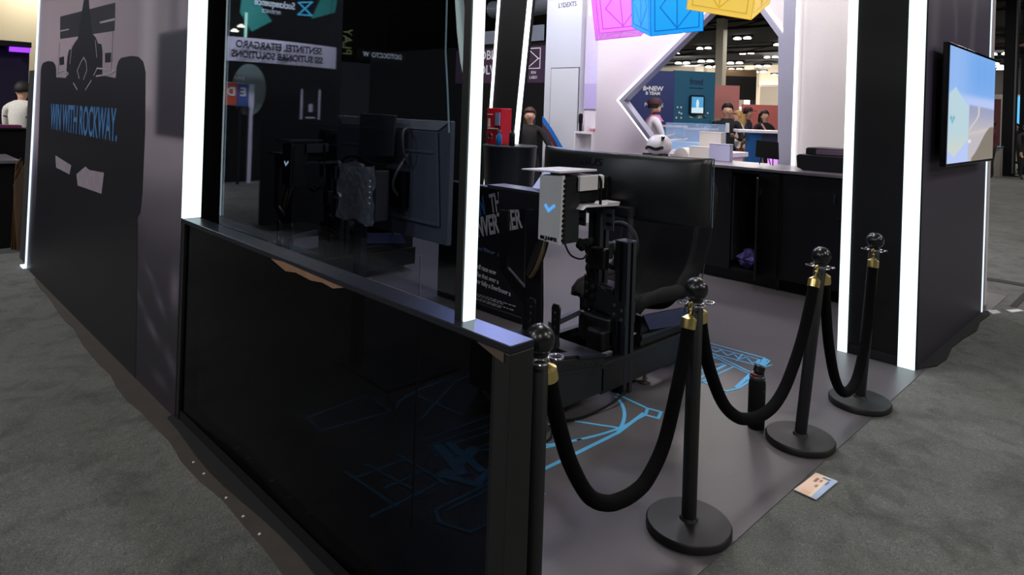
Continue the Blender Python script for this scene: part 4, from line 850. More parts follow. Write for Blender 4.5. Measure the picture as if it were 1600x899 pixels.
for i in range(7):
    for j in range(n):
        a = 2 * math.pi * j / n; r = (.10 * math.sin(math.pi * (.15 + .8 * i / 6)) + .01) * (1 + .25 * math.sin(j * 2.7 + i)); vs.append((6.15 + r * math.cos(a), 2.91 + r * math.sin(a), .13 + .18 * i / 6 + .01 * math.sin(j * 3 + i)))
b.add(vs, [(i * n + j, i * n + (j + 1) % n, (i + 1) * n + (j + 1) % n, (i + 1) * n + j) for i in range(6) for j in range(n)] + [tuple(range(n - 1, -1, -1)), tuple(6 * n + j for j in range(n))]); b.build('sack', M('violet_sheen_film', (92, 84, 150), .2, metal=.4), bg); B().tube([(6.15, 2.88, .3), (6.13, 2.91, .36), (6.15, 2.94, .3)], .008, 6).build('handle', MATT, bg)  # violet reflections painted into the sack's colour
for (y0, y1, l_, hy) in [(1.72, 2.565, 'plain black cabinet at the tower end of the counter', 2.10), (3.585, 4.62, 'plain black cabinet mostly hidden behind the curved monitor', 3.7)]:
    c_ = thing('cabinet', l_, 'cabinet', (6.3, (y0 + y1) / 2, .004), 'black cabinets under the counter')
    B().box(6.02, 6.6, y0, y1, .10, 1.07).build('carcass', CBK, c_); B().box(6.05, 6.5, y0, y1, .004, .10).build('plinth', MATT, c_)
    d = B().box(6.0, 6.019, y0 + .006, y1 - .006, .11, 1.06).build('door', CBK, c_, bevel=.002); B().box(5.988, 6.0, hy, hy + .012, .84, .93).build('handle', CHROME, d); B().lathe([(.008, 0), (.008, .008)], (5.995, hy - .03, .72), 8).build('lock', CHROME, d)
tag(B().box(5.97, 6.72, 1.66, 4.66, 1.072, 1.10).build('countertop', M('counter_top', (120, 112, 120), .3, var=.05), bevel=.004), 'long grey topped counter slab along the back of the stand', 'countertop')
TZ = 1.1005
# racing helmet
hl = thing('helmet', 'white racing helmet with black trim on the counter behind the monitor', 'helmet', (6.35, 4.09, TZ))
B().ball((6.35, 4.09, TZ + .125), .135, 20, 1.12, 1.0, .93).build('shell', WHITE, hl, smooth=True)
b = B(); b.tube([(6.35 - .148 * math.cos(a), 4.09 + .136 * math.sin(a), TZ + .10 + .01 * math.sin(5 * a)) for a in [-.9 + .15 * i for i in range(13)]], .018, 8); b.build('visor', BLKG, hl, smooth=True)
b = B(); b.tube([(6.30, 4.0, TZ + .235), (6.24, 3.98, TZ + .215), (6.22, 3.98, TZ + .18)], [.008, .022, .006], 8); b.build('vent', BLKG, hl, smooth=True)
b = B(); b.tube([(6.24 + .02 * k, 4.09 + .14 * math.cos(k * 1.1), TZ + .03) for k in range(6)], .012, 6); b.build('neck_trim', BLK, hl)
tag(B().prism([(3.764, 0), (3.509, 0), (3.515, .30), (3.76, .29)], 'x', 6.55, 6.6).build('sign_block', LAV), 'x', 'sign')
bpy.data.objects.remove([o for o in bpy.data.objects if o.name.startswith('sign_block')][-1])
def easel(label, x, yc, wd, z0, z1, m, legm):
    t = thing('display_board', label, 'sign', (x, yc, TZ)); B().prism([(yc - wd / 2, z0), (yc + wd / 2, z0 + .012), (yc + wd / 2 - .005, z1 + .012), (yc - wd / 2 + .01, z1)], 'x', x, x + .015).build('board', m, t, bevel=.002)
    for s in (-.25, .25): B().tube([(x + .008, yc + s * wd, z0 + .01), (x - .01, yc + s * wd * 1.15, TZ + .005)], .005, 6).build('leg', legm, t)
    B().tube([(x + .01, yc, z0 + .05), (x + .09, yc, TZ + .005)], .005, 6).build('rear_strut', legm, t); return t
easel('small black display board on an easel at the end of the counter', 6.42, 2.905, .235, 1.165, 1.335, MATT, MATT)
def plainbox(label, x0, x1, y0, y1, h, m, cat='box', nm='display_box'):
    t = thing(nm, label, cat, ((x0 + x1) / 2, (y0 + y1) / 2, TZ)); B().box(x0, x1, y0, y1, TZ, TZ + h).build('case', m, t, bevel=.004); B().box(x0 - .003, x1 + .003, y0 - .003, y1 + .003, TZ + h, TZ + h + .006).build('lid', m, t, bevel=.002); return t
plainbox('pale grey lavender box standing on the counter left of the black board', 6.45, 6.52, 3.31, 3.545, .175, LAV)
plainbox('low cream box on the counter between the helmet and the grey box', 6.5, 6.60, 3.56, 3.81, .13, CREAM)
plainbox('taller cream box behind the lavender box on the counter', 6.62, 6.70, 3.50, 3.76, .29, CREAM)
dm = thing('display_dome', 'small cream arched case on the counter beside the helmet', 'case', (6.6, 3.92, TZ)); B().prism([(3.83, TZ), (4.02, TZ)] + [(3.925 + .095 * math.cos(a), TZ + .11 * math.sin(a)) for a in [math.pi - i * math.pi / 10 for i in range(11)]], 'x', 6.53, 6.66).build('shell', CREAM, dm); B().box(6.52, 6.67, 3.82, 4.03, TZ, TZ + .012).build('base', WHITE, dm)
tag(B().box(5.93, 6.05, 3.30, 3.40, 1.1005, 1.108).build('card', WHITEP), 'white card lying over the counter edge beside the monitor', 'card')
pj = thing('printer', 'black desktop printer with a glossy lid on the counter beside the tower', 'printer', (6.4, 2.32, TZ))
B().prism([(2.52, TZ + .02), (2.53, TZ + .13), (2.50, TZ + .145), (2.05, TZ + .145), (2.05, TZ), (2.47, TZ), (2.49, TZ + .01)], 'x', 6.2, 6.55).build('body', BLK, pj, bevel=.008)
B().prism([(2.46, TZ + .145), (2.46, TZ + .20), (2.44, TZ + .21), (2.05, TZ + .205), (2.05, TZ + .145)], 'x', 6.24, 6.52).build('upper_body', BLK, pj, bevel=.006)
lab(B().box(6.22, 6.24, 2.06, 2.36, TZ + .15, TZ + .195).build('lid', M('lid_violet_sheen', (120, 96, 120), .12, metal=.3), pj, bevel=.003), 'glossy lid with a painted violet sheen'); B().box(6.195, 6.2, 2.09, 2.10, TZ + .15, TZ + .155).build('button', CHROME, pj)  # purple sheen painted into the lid's colour

# ------------------------------------------------------------------ drum table with red case and bottles
dt = thing('drum_table', 'black draped drum table at the foot of the leaning lit pillar', 'table', (5.45, 5.52, .004))
B().lathe([(.30, .0), (.29, .3), (.285, .7), (.31, 1.12), (.315, 1.135)], (5.45, 5.52, .004), 36).build('drape', M('drape_black', (30, 34, 40), .32), dt, smooth=True); B().lathe([(.32, 1.135), (.32, 1.15), (.31, 1.155)], (5.45, 5.52, .004), 36).build('table_top', M('table_top_dark', (38, 40, 44), .4), dt, smooth=True)
b = B(); b.ball((5.19, 5.38, 1.08), .008, 8); lab(b.build('pin', WHITEP, dt), 'small white pin')
rd = thing('vending_box', 'red box with white lettering marks on the drum table', 'box', (5.4, 5.68, 1.16)); REDP = M('red_gloss', (176, 26, 40), .3)
B().box(5.33, 5.5, 5.56, 5.80, 1.16, 1.58).build('body', REDP, rd, bevel=.006)
b = B(); b.prism([(5.78, 1.36), (5.74, 1.36), (5.745, 1.46), (5.77, 1.46)], 'x', 5.325, 5.33); b.box(5.325, 5.33, 5.70, 5.79, 1.50, 1.51); b.box(5.325, 5.33, 5.60, 5.78, 1.335, 1.35); b.build('white_mark', WHITEP, rd)
b = B(); b.tube([(5.326, 5.735 + .035 * math.cos(a), 1.25 + .035 * math.sin(a)) for a in [i * math.pi / 8 for i in range(16)]], .008, 6, closed=True); b.build('dial', CHROME, rd)
b = B(); b.box(5.31, 5.328, 5.57, 5.64, 1.38, 1.53); b.build('screen', M('lcd_grey', (120, 130, 170), .3), rd)
for (x, y, l_, col, h) in [(5.25, 5.50, 'blue bottle with a silver cap beside the red box', (24, 90, 150), .15), (5.3, 5.34, 'black bottle on the drum table near the leaning pillar', (16, 16, 18), .20)]:
    bt = thing('bottle', l_, 'bottle', (x, y, 1.16)); B().lathe([(.03, 0), (.034, .01), (.034, h * .7), (.016, h * .85), (.016, h)], (x, y, 1.16), 16).build('body', M('bottle_%d' % col[2], col, .2), bt, smooth=True); B().lathe([(.018, h), (.018, h + .025)], (x, y, 1.16), 14).build('cap', CHROME if col[2] > 50 else BLK, bt)

# ------------------------------------------------------------------ dark wall with the purple band
dw = struct(B().box(8.0, 8.1, 7.26, 12.5, 0, 2.7).build('wall_rear_dark', MATT), 'dark wall with a purple lettered band at the rear', 'wall')
lab(B().box(7.99, 8.0, 7.28, 9.6, 2.03, 2.64).build('purple_band', M('band_purple', (62, 38, 66), .5), dw), 'dark purple lettered band')
text('OBL', (7.988, 8.74, 2.52), .23, (0, -1, 0), (0, 0, 1), PW, dw, sx=.95, bold=.003); text('OLV', (7.988, 8.74, 2.26), .23, (0, -1, 0), (0, 0, 1), PW, dw, sx=.95, bold=.003)
b = B(); b.stroke([(7.72, 2.27), (7.46, 2.27), (7.46, 2.60), (7.72, 2.60), (7.72, 2.27)], .014, 'x', 7.985, 7.99); b.stroke([(7.72, 2.58), (7.5, 2.43), (7.72, 2.29)], .014, 'x', 7.985, 7.99); b.stroke([(7.5, 2.43), (7.46, 2.43)], .014, 'x', 7.985, 7.99); b.build('emblem', PW, dw)
text('RIN', (7.988, 7.60, 2.20), .07, (0, -1, 0), (0, 0, 1), PW, dw); text('LABO', (7.988, 7.60, 2.12), .07, (0, -1, 0), (0, 0, 1), PW, dw)
B().box(7.98, 8.0, 7.4, 7.75, 2.72, 2.98).build('pane', M('pale_pane', (120, 126, 140), .15), dw); B().box(7.98, 8.0, 8.2, 8.9, 2.72, 2.95).build('pane', M('pale_pane', (0, 0, 0)), dw)
tb = thing('duct', 'grey ribbed ceiling duct above the purple band', 'duct', (8.6, 8.6, 3.3)); B().tube([(8.6, 7.6, 3.45), (8.6, 8.3, 3.42), (8.6, 9.3, 3.46)], .16, 14).build('pipe', M('duct_grey', (130, 136, 150), .3, metal=.5), tb, smooth=True); B().tube([(8.6, 8.3, 3.3), (8.6, 8.3, 6)], .01, 6).build('hanger', GREYP, tb)

# ------------------------------------------------------------------ white neighbouring stand
WG = M('white_gloss', (226, 216, 224), .14, var=.02, coat=.3)
nw = struct(B().prism([(5.5, 0), (5.5, 3.7), (3.52, 3.7), (3.519, 3.114), (5.115, 1.735), (4.27, .85), (4.27, 0)], 'x', 7.0, 7.08).build('wall_neighbour', WG), 'white glossy stand wall with a large pointed opening', 'wall')
struct(B().prism([(3.52, 3.7), (1.2, 3.7), (1.2, 0), (2.98, 0), (2.98, .85), (3.024, 2.45), (3.519, 3.114)], 'x', 7.0, 7.08).build('panel', M('white_warm', (206, 198, 200), .3, var=.03), nw))
B().box(7.0, 7.08, 2.98, 4.27, 0, .85).build('panel', WG, nw)
op = [(5.115, 1.735), (3.519, 3.114), (3.024, 2.45), (2.98, .85), (4.27, .85)]
B().ring(op, 'x', 6.975, 7.10, .05).build('frame', M('trim_lavender', (150, 148, 166), .4, var=.05), nw)
b = B(); b.stroke([(4.25, .83), (5.14, 1.735), (3.55, 3.114)], .03, 'x', 6.985, 6.999); b.stroke([(3.51, 3.14), (3.0, 2.46)], .025, 'x', 6.985, 6.999); b.build('led_strip', EM('led_neutral', (1, .97, 1), 1.6), nw)
B().box(6.95, 6.999, 2.865, 2.885, .85, 3.7).build('led_strip', EM('led_neutral', (1, 1, 1), 1), nw)
B().box(6.94, 7.0, 2.885, 3.01, .85, 3.7).build('pillar_trim', M('trim_lavender', (0, 0, 0)), nw)
wc_ = struct(B().box(7.4, 7.55, 6.12, 6.80, 0, 3.7).build('wall_white_column', M('column_white', (198, 200, 206), .45, var=.03)), 'white stand column with a flush door and striped corner', 'wall')
door = B().box(7.385, 7.4, 6.14, 6.665, .05, 2.2).build('door', M('door_white', (202, 203, 208), .4, var=.02), wc_, bevel=.003)
B().ring([(6.675, .04), (6.675, 2.215), (6.13, 2.215), (6.13, .04)], 'x', 7.392, 7.3995, .008).build('door_gap', GREYP, wc_)
text('LYDEXTS', (7.397, 6.40, 3.13), .10, (0, -1, 0), (0, 0, 1), GREYP, wc_, sx=.85)
for i, (dy, col) in enumerate([(0, (36, 110, 190)), (.085, (84, 44, 56)), (.16, (236, 176, 40))]):
    P_ = arc((6.80, 1.50 - dy * 1.3), (6.62, 1.36 - dy * 1.2), (6.30 + dy * .9, .95 - dy * .4)); b = B()
    b.prism([(y, z) for y, z in P_] + [(y, z - .10) for y, z in reversed(P_)], 'x', 7.374 + .003 * i, 7.377 + .003 * i); lab(b.build('stripe', M('stripe_%d' % i, col, .5), wc_), ('blue', 'maroon', 'yellow')[i] + ' stripe')
nk_ = struct(B().box(7.5, 7.6, 5.45, 6.13, 0, 3.7).build('wall_niche', WG), 'white recess wall between the column and the glossy wall', 'wall')
B().box(7.48, 7.5, 5.80, 6.10, 1.62, 2.95).build('panel', M('lilac_panel', (206, 196, 232), .3), nk_); B().box(7.478, 7.482, 5.80, 6.10, 1.62, 1.98).build('panel', M('lilac_deep', (186, 172, 220), .3), nk_)
sd_ = thing('side_cabinet', 'white side cabinet with open shelf in the recess', 'cabinet', (7.4, 5.95, 0)); b = B(); b.box(7.3, 7.48, 5.78, 6.11, 1.27, 1.30); b.box(7.3, 7.48, 5.78, 5.80, 0, 1.27); b.box(7.3, 7.48, 6.09, 6.11, 0, 1.27); b.box(7.46, 7.48, 5.8, 6.09, 0, 1.27); b.box(7.3, 7.46, 5.8, 6.09, .93, .95); b.build('carcass', WHITE, sd_)
for i, (y, z, l_) in enumerate([(6.06, 1.3, 'upper'), (5.84, 1.3, 'upper')]):
    pass
tag(B().lathe([(.02, 0), (.022, .10), (.03, .12), (.032, .22), (.02, .25)], (7.36, 6.05, 1.30), 14).build('soap_dispenser', MATT, smooth=True), 'black upright dispenser on the white side cabinet', 'dispenser')
tag(B().box(7.33, 7.38, 5.80, 5.86, 1.30, 1.345).build('small_box', M('salmon_box', (190, 120, 120), .5)), 'small salmon box on the white side cabinet', 'box')
for i in range(0): tag(B().lathe([(.018, 0), (.022, .05), (.02, .055)], (7.35, 6.05 - .07 * (i % 2), .95 + .10 * (i // 2) * 0), 12).build('cup', M('cup_dark', (90, 60, 70), .4)) if i < 2 else B().lathe([(.018, 0), (.022, .05), (.02, .055)], (7.42, 6.05 - .07 * (i % 2), .95), 12).build('cup', M('cup_dark', (0, 0, 0))), 'small dark cup on the shelf of the white side cabinet', 'cup', 'cups on the white side cabinet shelf')

tag(B().lathe([(.018, 0), (.022, .05), (.02, .055)], (7.35, 6.05, .95), 12).build('cup', M('cup_dark', (90, 60, 70), .4)), 'dark cup on the cabinet shelf nearest the flush door', 'cup', 'cups in the white side cabinet')
tag(B().lathe([(.018, 0), (.022, .05), (.02, .055)], (7.35, 5.97, .95), 12).build('cup', M('cup_dark', (90, 60, 70), .4)), 'dark cup on the cabinet shelf nearest the glossy wall', 'cup', 'cups in the white side cabinet')
# hanging cubes
def cube(label, pos, rot, s, col, dark):
    t = thing('hanging_cube', label, 'cube', pos, 'coloured cubes hung over the counter'); t.rotation_euler = rot
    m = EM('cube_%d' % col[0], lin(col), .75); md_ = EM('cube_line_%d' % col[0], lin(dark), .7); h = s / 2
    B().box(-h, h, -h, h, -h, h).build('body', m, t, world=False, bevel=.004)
    b = B(); e = .0015; w_ = s * .02
    def face(ax, sg):
        q = MB(); sq = [(-.42 * s, -.42 * s), (.42 * s, -.42 * s), (.42 * s, .42 * s), (-.42 * s, .42 * s), (-.42 * s, -.42 * s)]
        lo, hi = (h, h + e) if sg > 0 else (-h - e, -h)
        q.stroke(sq, w_, ax, lo, hi); q.stroke([(0, -.42 * s), (0, .42 * s)], w_, ax, lo, hi); q.stroke([(0, -.40 * s), (-.32 * s, .0), (0, .40 * s)], w_, ax, lo, hi); q.stroke([(0, -.40 * s), (.32 * s, -.04 * s)], w_, ax, lo, hi); q.stroke([(.32 * s, .04 * s), (0, .40 * s)], w_, ax, lo, hi)
        b.add(q.v, q.f)
    for ax in 'xyz':
        for sg in (-1, 1): face(ax, sg)
    g = .012 * s
    for a in (-h, h):
        for c_ in (-h, h):
            for (p0, p1) in (((-h, a, c_), (h, a, c_)), ((a, -h, c_), (a, h, c_)), ((a, c_, -h), (a, c_, h))): b.bar(p0, p1, g, g)
    b.build('printed_lines', md_, t, world=False)
    wv = Matrix.Rotation(0, 4, 'Z'); inv = (Matrix.Translation(pos) @ Vector((0, 0, 0)).to_track_quat('Z', 'Y').to_matrix().to_4x4())
    from mathutils import Euler
    Ri = Euler(rot).to_matrix().inverted(); B().tube([(0, 0, 0), tuple(Ri @ Vector((0, 0, 5.95 - pos[2])))], .004, 6).build('wire', CHROME, t, world=False)
cube('magenta hanging cube with dark line pattern, farthest left of the three', (5.99, 4.44, 2.686), (-.043, -.132, -.823), .51, (226, 108, 236), (176, 58, 190))
cube('blue hanging cube with dark line pattern in the middle', (5.49, 3.51, 2.635), (.285, -.145, -.641), .51, (30, 162, 248), (8, 112, 212))
cube('yellow hanging cube tilted to show its underside', (4.96, 2.57, 2.69), (.397, .211, -1.327), .51, (252, 214, 96), (226, 182, 66))

# ------------------------------------------------------------------ beyond the opening
sb = thing('exhibition_stand', 'navy and teal stand wall with a rounded screen beyond the opening', 'stand', (12.5, 7.6, 0))
def yline(x, x0, y0, x1, y1): return y0 + (y1 - y0) * (x - x0) / (x1 - x0)
def slab(p, q, z0, z1, th, nm, mat, par): # vertical slab between two plan points
    p, q = Vector((*p, 0)), Vector((*q, 0)); d = (q - p).normalized(); n_ = Vector((-d.y, d.x, 0)) * th
    vs = [(*(v.xy), z) for z in (z0, z1) for v in (p, q, q + n_, p + n_)]
    return MB().add(vs, [(3, 2, 1, 0), (4, 5, 6, 7), (0, 1, 5, 4), (1, 2, 6, 5), (2, 3, 7, 6), (3, 0, 4, 7)]).build(nm, mat, par)
A0, A1, A2 = (10.9, 8.6), (12.25, 7.57), (12.9, 6.95)
slab((11.2, 8.6), (12.25, 7.57), 0, 2.50, .1, 'navy_wall', M('navy_wall', (34, 48, 110), .5), sb)
slab((12.25, 7.57), (13.05, 7.08), 0, 2.52, .1, 'teal_wall', M('teal_wall', (30, 92, 122), .5, var=.25, scale=1.2), sb)
dT = Vector((.8, -.49, 0)).normalized(); nT = Vector((-dT.y, dT.x, 0)) * -1
def onT(u, z, off=.02): v = Vector((12.25, 7.57, z)) + dT * u + Vector((dT.y, -dT.x, 0)) * off; return v
q = B(); cs = [(u, z) for u, z in [(.36, 1.61), (.63, 1.61), (.66, 1.64), (.66, 1.99), (.63, 2.02), (.36, 2.02), (.33, 1.99), (.33, 1.64)]]
q.add([onT(u, z, .02) for u, z in cs] + [onT(u, z, .08) for u, z in cs], [tuple(range(8)), tuple(range(15, 7, -1))] + [(i, (i + 1) % 8, 8 + (i + 1) % 8, 8 + i) for i in range(8)]); scn = q.build('screen_housing', BLK, sb)
q = B(); cs = [(.36, 1.64), (.63, 1.64), (.63, 1.98), (.36, 1.98)]; q.add([onT(u, z, .085) for u, z in cs], [(0, 1, 2, 3)]); q.build('screen', EM('stand_screen', lin((70, 140, 184)), .9), scn)
q = B(); q.add([onT(u, z, .087) for u, z in [(.36, 1.64), (.63, 1.64), (.63, 1.76), (.36, 1.75)]], [(0, 1, 2, 3)]); q.add([onT(.495 + .035 * math.cos(a), 1.83 + .10 * math.sin(a), .089) for a in [i * math.pi / 5 for i in range(10)]], [tuple(range(10))]); q.build('picture', EM('stand_screen2', lin((180, 205, 214)), .9), scn)
text('fmnd', onT(.5, 2.30, .01), .20, dT, (0, 0, 1), M('navy_ink', (18, 34, 70), .5), sb, sx=.75); q = B(); q.add([onT(u, z, .012) for u, z in [(.33, 2.16), (.66, 2.16), (.66, 2.175), (.33, 2.175)]], [(0, 1, 2, 3)]); q.build('underline', M('navy_ink', (0, 0, 0)), sb)
dN = Vector((1.05, -1.03, 0)).normalized()
def onN(u, z, off=.012): return Vector((11.2, 8.6, z)) + dN * u + Vector((dN.y, -dN.x, 0)) * off
text('B\u2022NEW', onN(1.02, 2.12), .13, dN, (0, 0, 1), PW, sb, bold=.006); text('B TEAM', onN(1.02, 2.02), .09, dN, (0, 0, 1), PW, sb, bold=.004); text('POSSIBLE', onN(1.05, 1.78), .11, dN, (0, 0, 1), PW, sb, sx=.9, bold=.002)
q = B()
for (u, z) in [(.08, 1.75), (.16, 1.75), (.12, 1.64), (.17, 1.62), (.06, 1.53), (.17, 1.53), (.28, 1.36), (.55, 1.38), (.74, 1.34), (.78, 1.65)]: q.add([onT(u + a, z + b_, .01) for a, b_ in ((-.018, -.018), (.018, -.018), (.018, .018), (-.018, .018))], [(0, 1, 2, 3)])
q.build('dot', PW, sb)
pk = thing('exhibition_wall', 'pink and peach display wall beyond the teal stand', 'wall', (14.9, 7.8, 0)); slab((14.5, 8.15), (15.1, 7.55), 0, 2.34, .08, 'panel', M('pink_panel', (222, 140, 134), .6, var=.12, scale=.8), pk); slab((14.45, 8.1), (15.05, 7.5), 0, .05, .18, 'foot', GREYP, pk)
pk2 = thing('exhibition_wall', 'low pink board behind the dark jacketed visitor', 'wall', (17.5, 8.3, 0)); slab((17.2, 8.5), (18.4, 7.5), .3, 1.95, .06, 'panel', M('pink_panel2', (206, 110, 104), .6), pk2); slab((17.2, 8.5), (18.4, 7.5), 0, .3, .06, 'foot', GREYP, pk2)
bb = thing('banner_wall', 'grey portrait banner far beyond the blue counter', 'banner', (18, 7.3, 0)); slab((18.2, 7.5), (18.9, 6.95), .2, 1.95, .05, 'panel', M('portrait_panel', (72, 66, 70), .6, var=.5, scale=2), bb); slab((18.2, 7.5), (18.9, 6.95), 0, .2, .05, 'foot', MATT, bb)
bb = thing('banner_wall', 'olive portrait banner far beyond the blue counter near the pillar trim', 'banner', (19.3, 6.7, 0)); slab((19.2, 6.85), (19.9, 6.35), .2, 1.95, .05, 'panel', M('portrait_panel2', (104, 108, 92), .6, var=.4, scale=2), bb); slab((19.2, 6.85), (19.9, 6.35), 0, .2, .05, 'foot', MATT, bb)
dk = thing('exhibition_stand', 'dark open stand with lit bands far behind the pink wall', 'stand', (37.7, 19, 0)); slab((37.0, 19.7), (38.5, 18.2), 2.7, 4.1, .5, 'upper_band', M('dark_band', (28, 24, 24), .7), dk); slab((37.0, 19.7), (38.5, 18.2), 4.1, 4.5, .6, 'roof_edge', M('warm_band', (150, 120, 90), .7), dk); slab((37.1, 19.6), (37.7, 19.0), 1.2, 2.2, .1, 'lit_panel', EM('warm_lit', (1, .75, .65), .8), dk); slab((37.8, 18.9), (38.4, 18.3), 1.2, 2.2, .1, 'lit_panel', EM('pale_lit', (.9, .9, .85), .6), dk); slab((37.0, 19.7), (37.2, 19.5), 0, 2.7, .2, 'post', GREYP, dk); slab((38.3, 18.4), (38.5, 18.2), 0, 2.7, .2, 'post', GREYP, dk)
# blue counter with white top, white table, acrylic case, plant
bc = thing('counter', 'blue pedestal counter with a white top beyond the opening', 'counter', (9.0, 4.05, 0)); B().prism([(9.0, 4.32), (9.14, 4.2), (9.26, 4.32), (9.12, 4.45)], 'z', 0, 1.36).build('pedestal', M('blue_pedestal', (22, 90, 150), .4), bc); B().prism([(9.3, 3.72), (9.44, 3.6), (9.56, 3.72), (9.42, 3.85)], 'z', 0, 1.36).build('pedestal', M('blue_pedestal', (0, 0, 0)), bc); B().prism([(8.85, 4.42), (9.6, 3.40), (9.95, 3.66), (9.2, 4.68)], 'z', 1.36, 1.40).build('counter_top', WHITE, bc, bevel=.005)
B().prism([(9.1, 4.25), (9.45, 3.72), (9.6, 3.82), (9.25, 4.35)], 'z', 1.05, 1.36).build('apron', M('apron_navy', (26, 40, 70), .5), bc)
for (x, y, c_, h_, l_) in [(9.3, 4.0, (200, 196, 190), .16, 'white tumbler on the blue counter'), (9.5, 3.78, (120, 110, 80), .2, 'olive jar on the blue counter beside the tumbler')]: tag(B().lathe([(.04, 0), (.05, h_ * .8), (.03, h_)], (x, y, 1.40), 14).build('tumbler', M('tumbler_%d' % c_[2], c_, .3), smooth=True), l_, 'tumbler')
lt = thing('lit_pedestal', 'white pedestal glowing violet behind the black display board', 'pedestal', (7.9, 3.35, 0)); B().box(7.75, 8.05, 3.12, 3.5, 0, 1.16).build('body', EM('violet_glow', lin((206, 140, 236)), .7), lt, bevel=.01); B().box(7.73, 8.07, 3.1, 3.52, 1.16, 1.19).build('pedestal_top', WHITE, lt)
wt = thing('table', 'long white table with cream fronts behind the counter', 'table', (7.9, 4.6, 0)); B().box(7.6, 8.3, 4.0, 5.3, 1.06, 1.12).build('table_top', WHITE, wt, bevel=.005); B().box(7.65, 8.25, 4.05, 5.25, 0, 1.06).build('front', CREAM, wt)
ac = thing('showcase', 'clear acrylic showcase on the white table behind the helmet', 'showcase', (7.9, 4.5, 1.12))
AC = M('acrylic', (200, 222, 244), .06, alpha=.22); b = B(); b.box(7.68, 7.69, 4.22, 4.86, 1.12, 1.46); b.box(8.1, 8.11, 4.22, 4.86, 1.12, 1.46); b.box(7.68, 8.11, 4.22, 4.23, 1.12, 1.46); b.box(7.68, 8.11, 4.85, 4.86, 1.12, 1.46); b.build('sides', AC, ac); B().box(7.68, 8.11, 4.22, 4.86, 1.46, 1.47).build('lid', M('acrylic_blue', (150, 200, 240), .1, alpha=.5), ac); B().box(7.72, 8.06, 4.26, 4.82, 1.12, 1.22).build('plinth', M('plinth_blue', (140, 196, 232), .4), ac)
b2_ = thing('cube_seat', 'pale blue glossy block standing between the navy wall and the table', 'block', (10.0, 6.25, 0)); B().box(9.8, 10.2, 6.05, 6.45, 0, 1.37).build('body', M('pale_blue_gloss', (120, 176, 226), .15), b2_, bevel=.01); B().box(9.78, 10.22, 6.03, 6.47, 1.37, 1.40).build('rim', WHITE, b2_)
b2_ = thing('cube_seat', 'clear blue block beside the pale blue glossy block', 'block', (10.2, 5.77, 0)); B().box(10.0, 10.42, 5.6, 5.95, 0, 1.34).build('body', M('mid_blue_gloss', (96, 150, 206), .15), b2_, bevel=.01); B().box(9.98, 10.44, 5.58, 5.97, 1.34, 1.37).build('rim', WHITE, b2_)
ws = thing('sofa_chair', 'white moulded chair at the left of the pointed opening', 'chair', (8.6, 5.75, 0)); b = B(); b.lathe([(.05, .45), (.25, .5), (.30, .75), (.27, 1.3), (.22, 1.36)], (8.2, 5.75, 0), 20, .8, 1); b.build('shell', WHITE, ws, smooth=True); b = B(); b.lathe([(.22, 0), (.2, .02), (.03, .05), (.03, .46)], (8.2, 5.75, 0), 18); b.build('base', CHROME, ws, smooth=True)
pl2 = thing('potted_plant', 'leafy green plant in a pale pot before the teal stand', 'plant', (12.0, 6.62, 0)); B().lathe([(.14, 0), (.2, .9), (.19, .92)], (12.0, 6.62, 0), 16).build('pot', M('pot_pale', (176, 178, 186), .5), pl2, smooth=True)
LEAF = M('leaf', (56, 84, 48), .5, var=.3); b0 = None
for i in range(46):
    a = random.random() * 6.28; r = .05 + .2 * random.random(); z = .95 + .62 * random.random(); q = Vector((12.0 + r * math.cos(a), 6.62 + r * math.sin(a), z)); d = Vector((math.cos(a), math.sin(a), .5 * random.random())) * .14; s_ = Vector((-math.sin(a), math.cos(a), 0)) * .035
    B().add([q, q + d * .5 + s_, q + d, q + d * .5 - s_, q + d * .5 + Vector((0, 0, .02))], [(0, 1, 4), (1, 2, 4), (2, 3, 4), (3, 0, 4)]).build('leaf', LEAF, pl2)
B().tube([(12.0, 6.62, .9), (12.01, 6.61, 1.5)], .012, 6).build('stem', M('stem', (70, 60, 40), .7), pl2)

# ------------------------------------------------------------------ left background: purple lit stand and black counter
ps = thing('exhibition_stand', 'black stand wall under a purple light at the far left', 'stand', (1.5, 12.6, 0)); B().box(-1.5, 1.95, 12.6, 12.7, 0, 2.35).build('wall_panel', M('purple_black', (26, 18, 40), .8, spec=.2), ps); B().box(-1.5, 1.95, 12.45, 12.6, 2.28, 2.36).build('header', MATT, ps)
lab(B().box(1.68, 1.93, 12.40, 12.5, 2.20, 2.27).build('light_bar', EM('purple_lamp', (.30, .04, 1), 1.2), ps), 'purple light bar')
k2 = thing('counter', 'black counter at the far left with grey top', 'counter', (.9, 8.9, 0)); B().box(-.6, 1.235, 8.35, 9.2, 0, .86).build('body', MATT, k2); B().box(-.62, 1.24, 8.3, 9.22, .86, .89).build('counter_top', M('grey_top', (110, 106, 110), .3), k2)
k3 = thing('counter', 'higher black rear counter before the purple stand', 'counter', (1, 9.5, 0)); B().box(-.6, 1.52, 9.45, 9.8, 0, 1.15).build('body', MATT, k3); B().box(-.6, 1.53, 9.42, 9.82, 1.15, 1.17).build('counter_top', BLK, k3)
tag(B().box(1.1, 1.42, 9.5, 9.75, 1.171, 1.20).build('magazine', M('magenta_cover', (130, 60, 100), .4)), 'magenta covered magazine on the rear black counter', 'magazine')
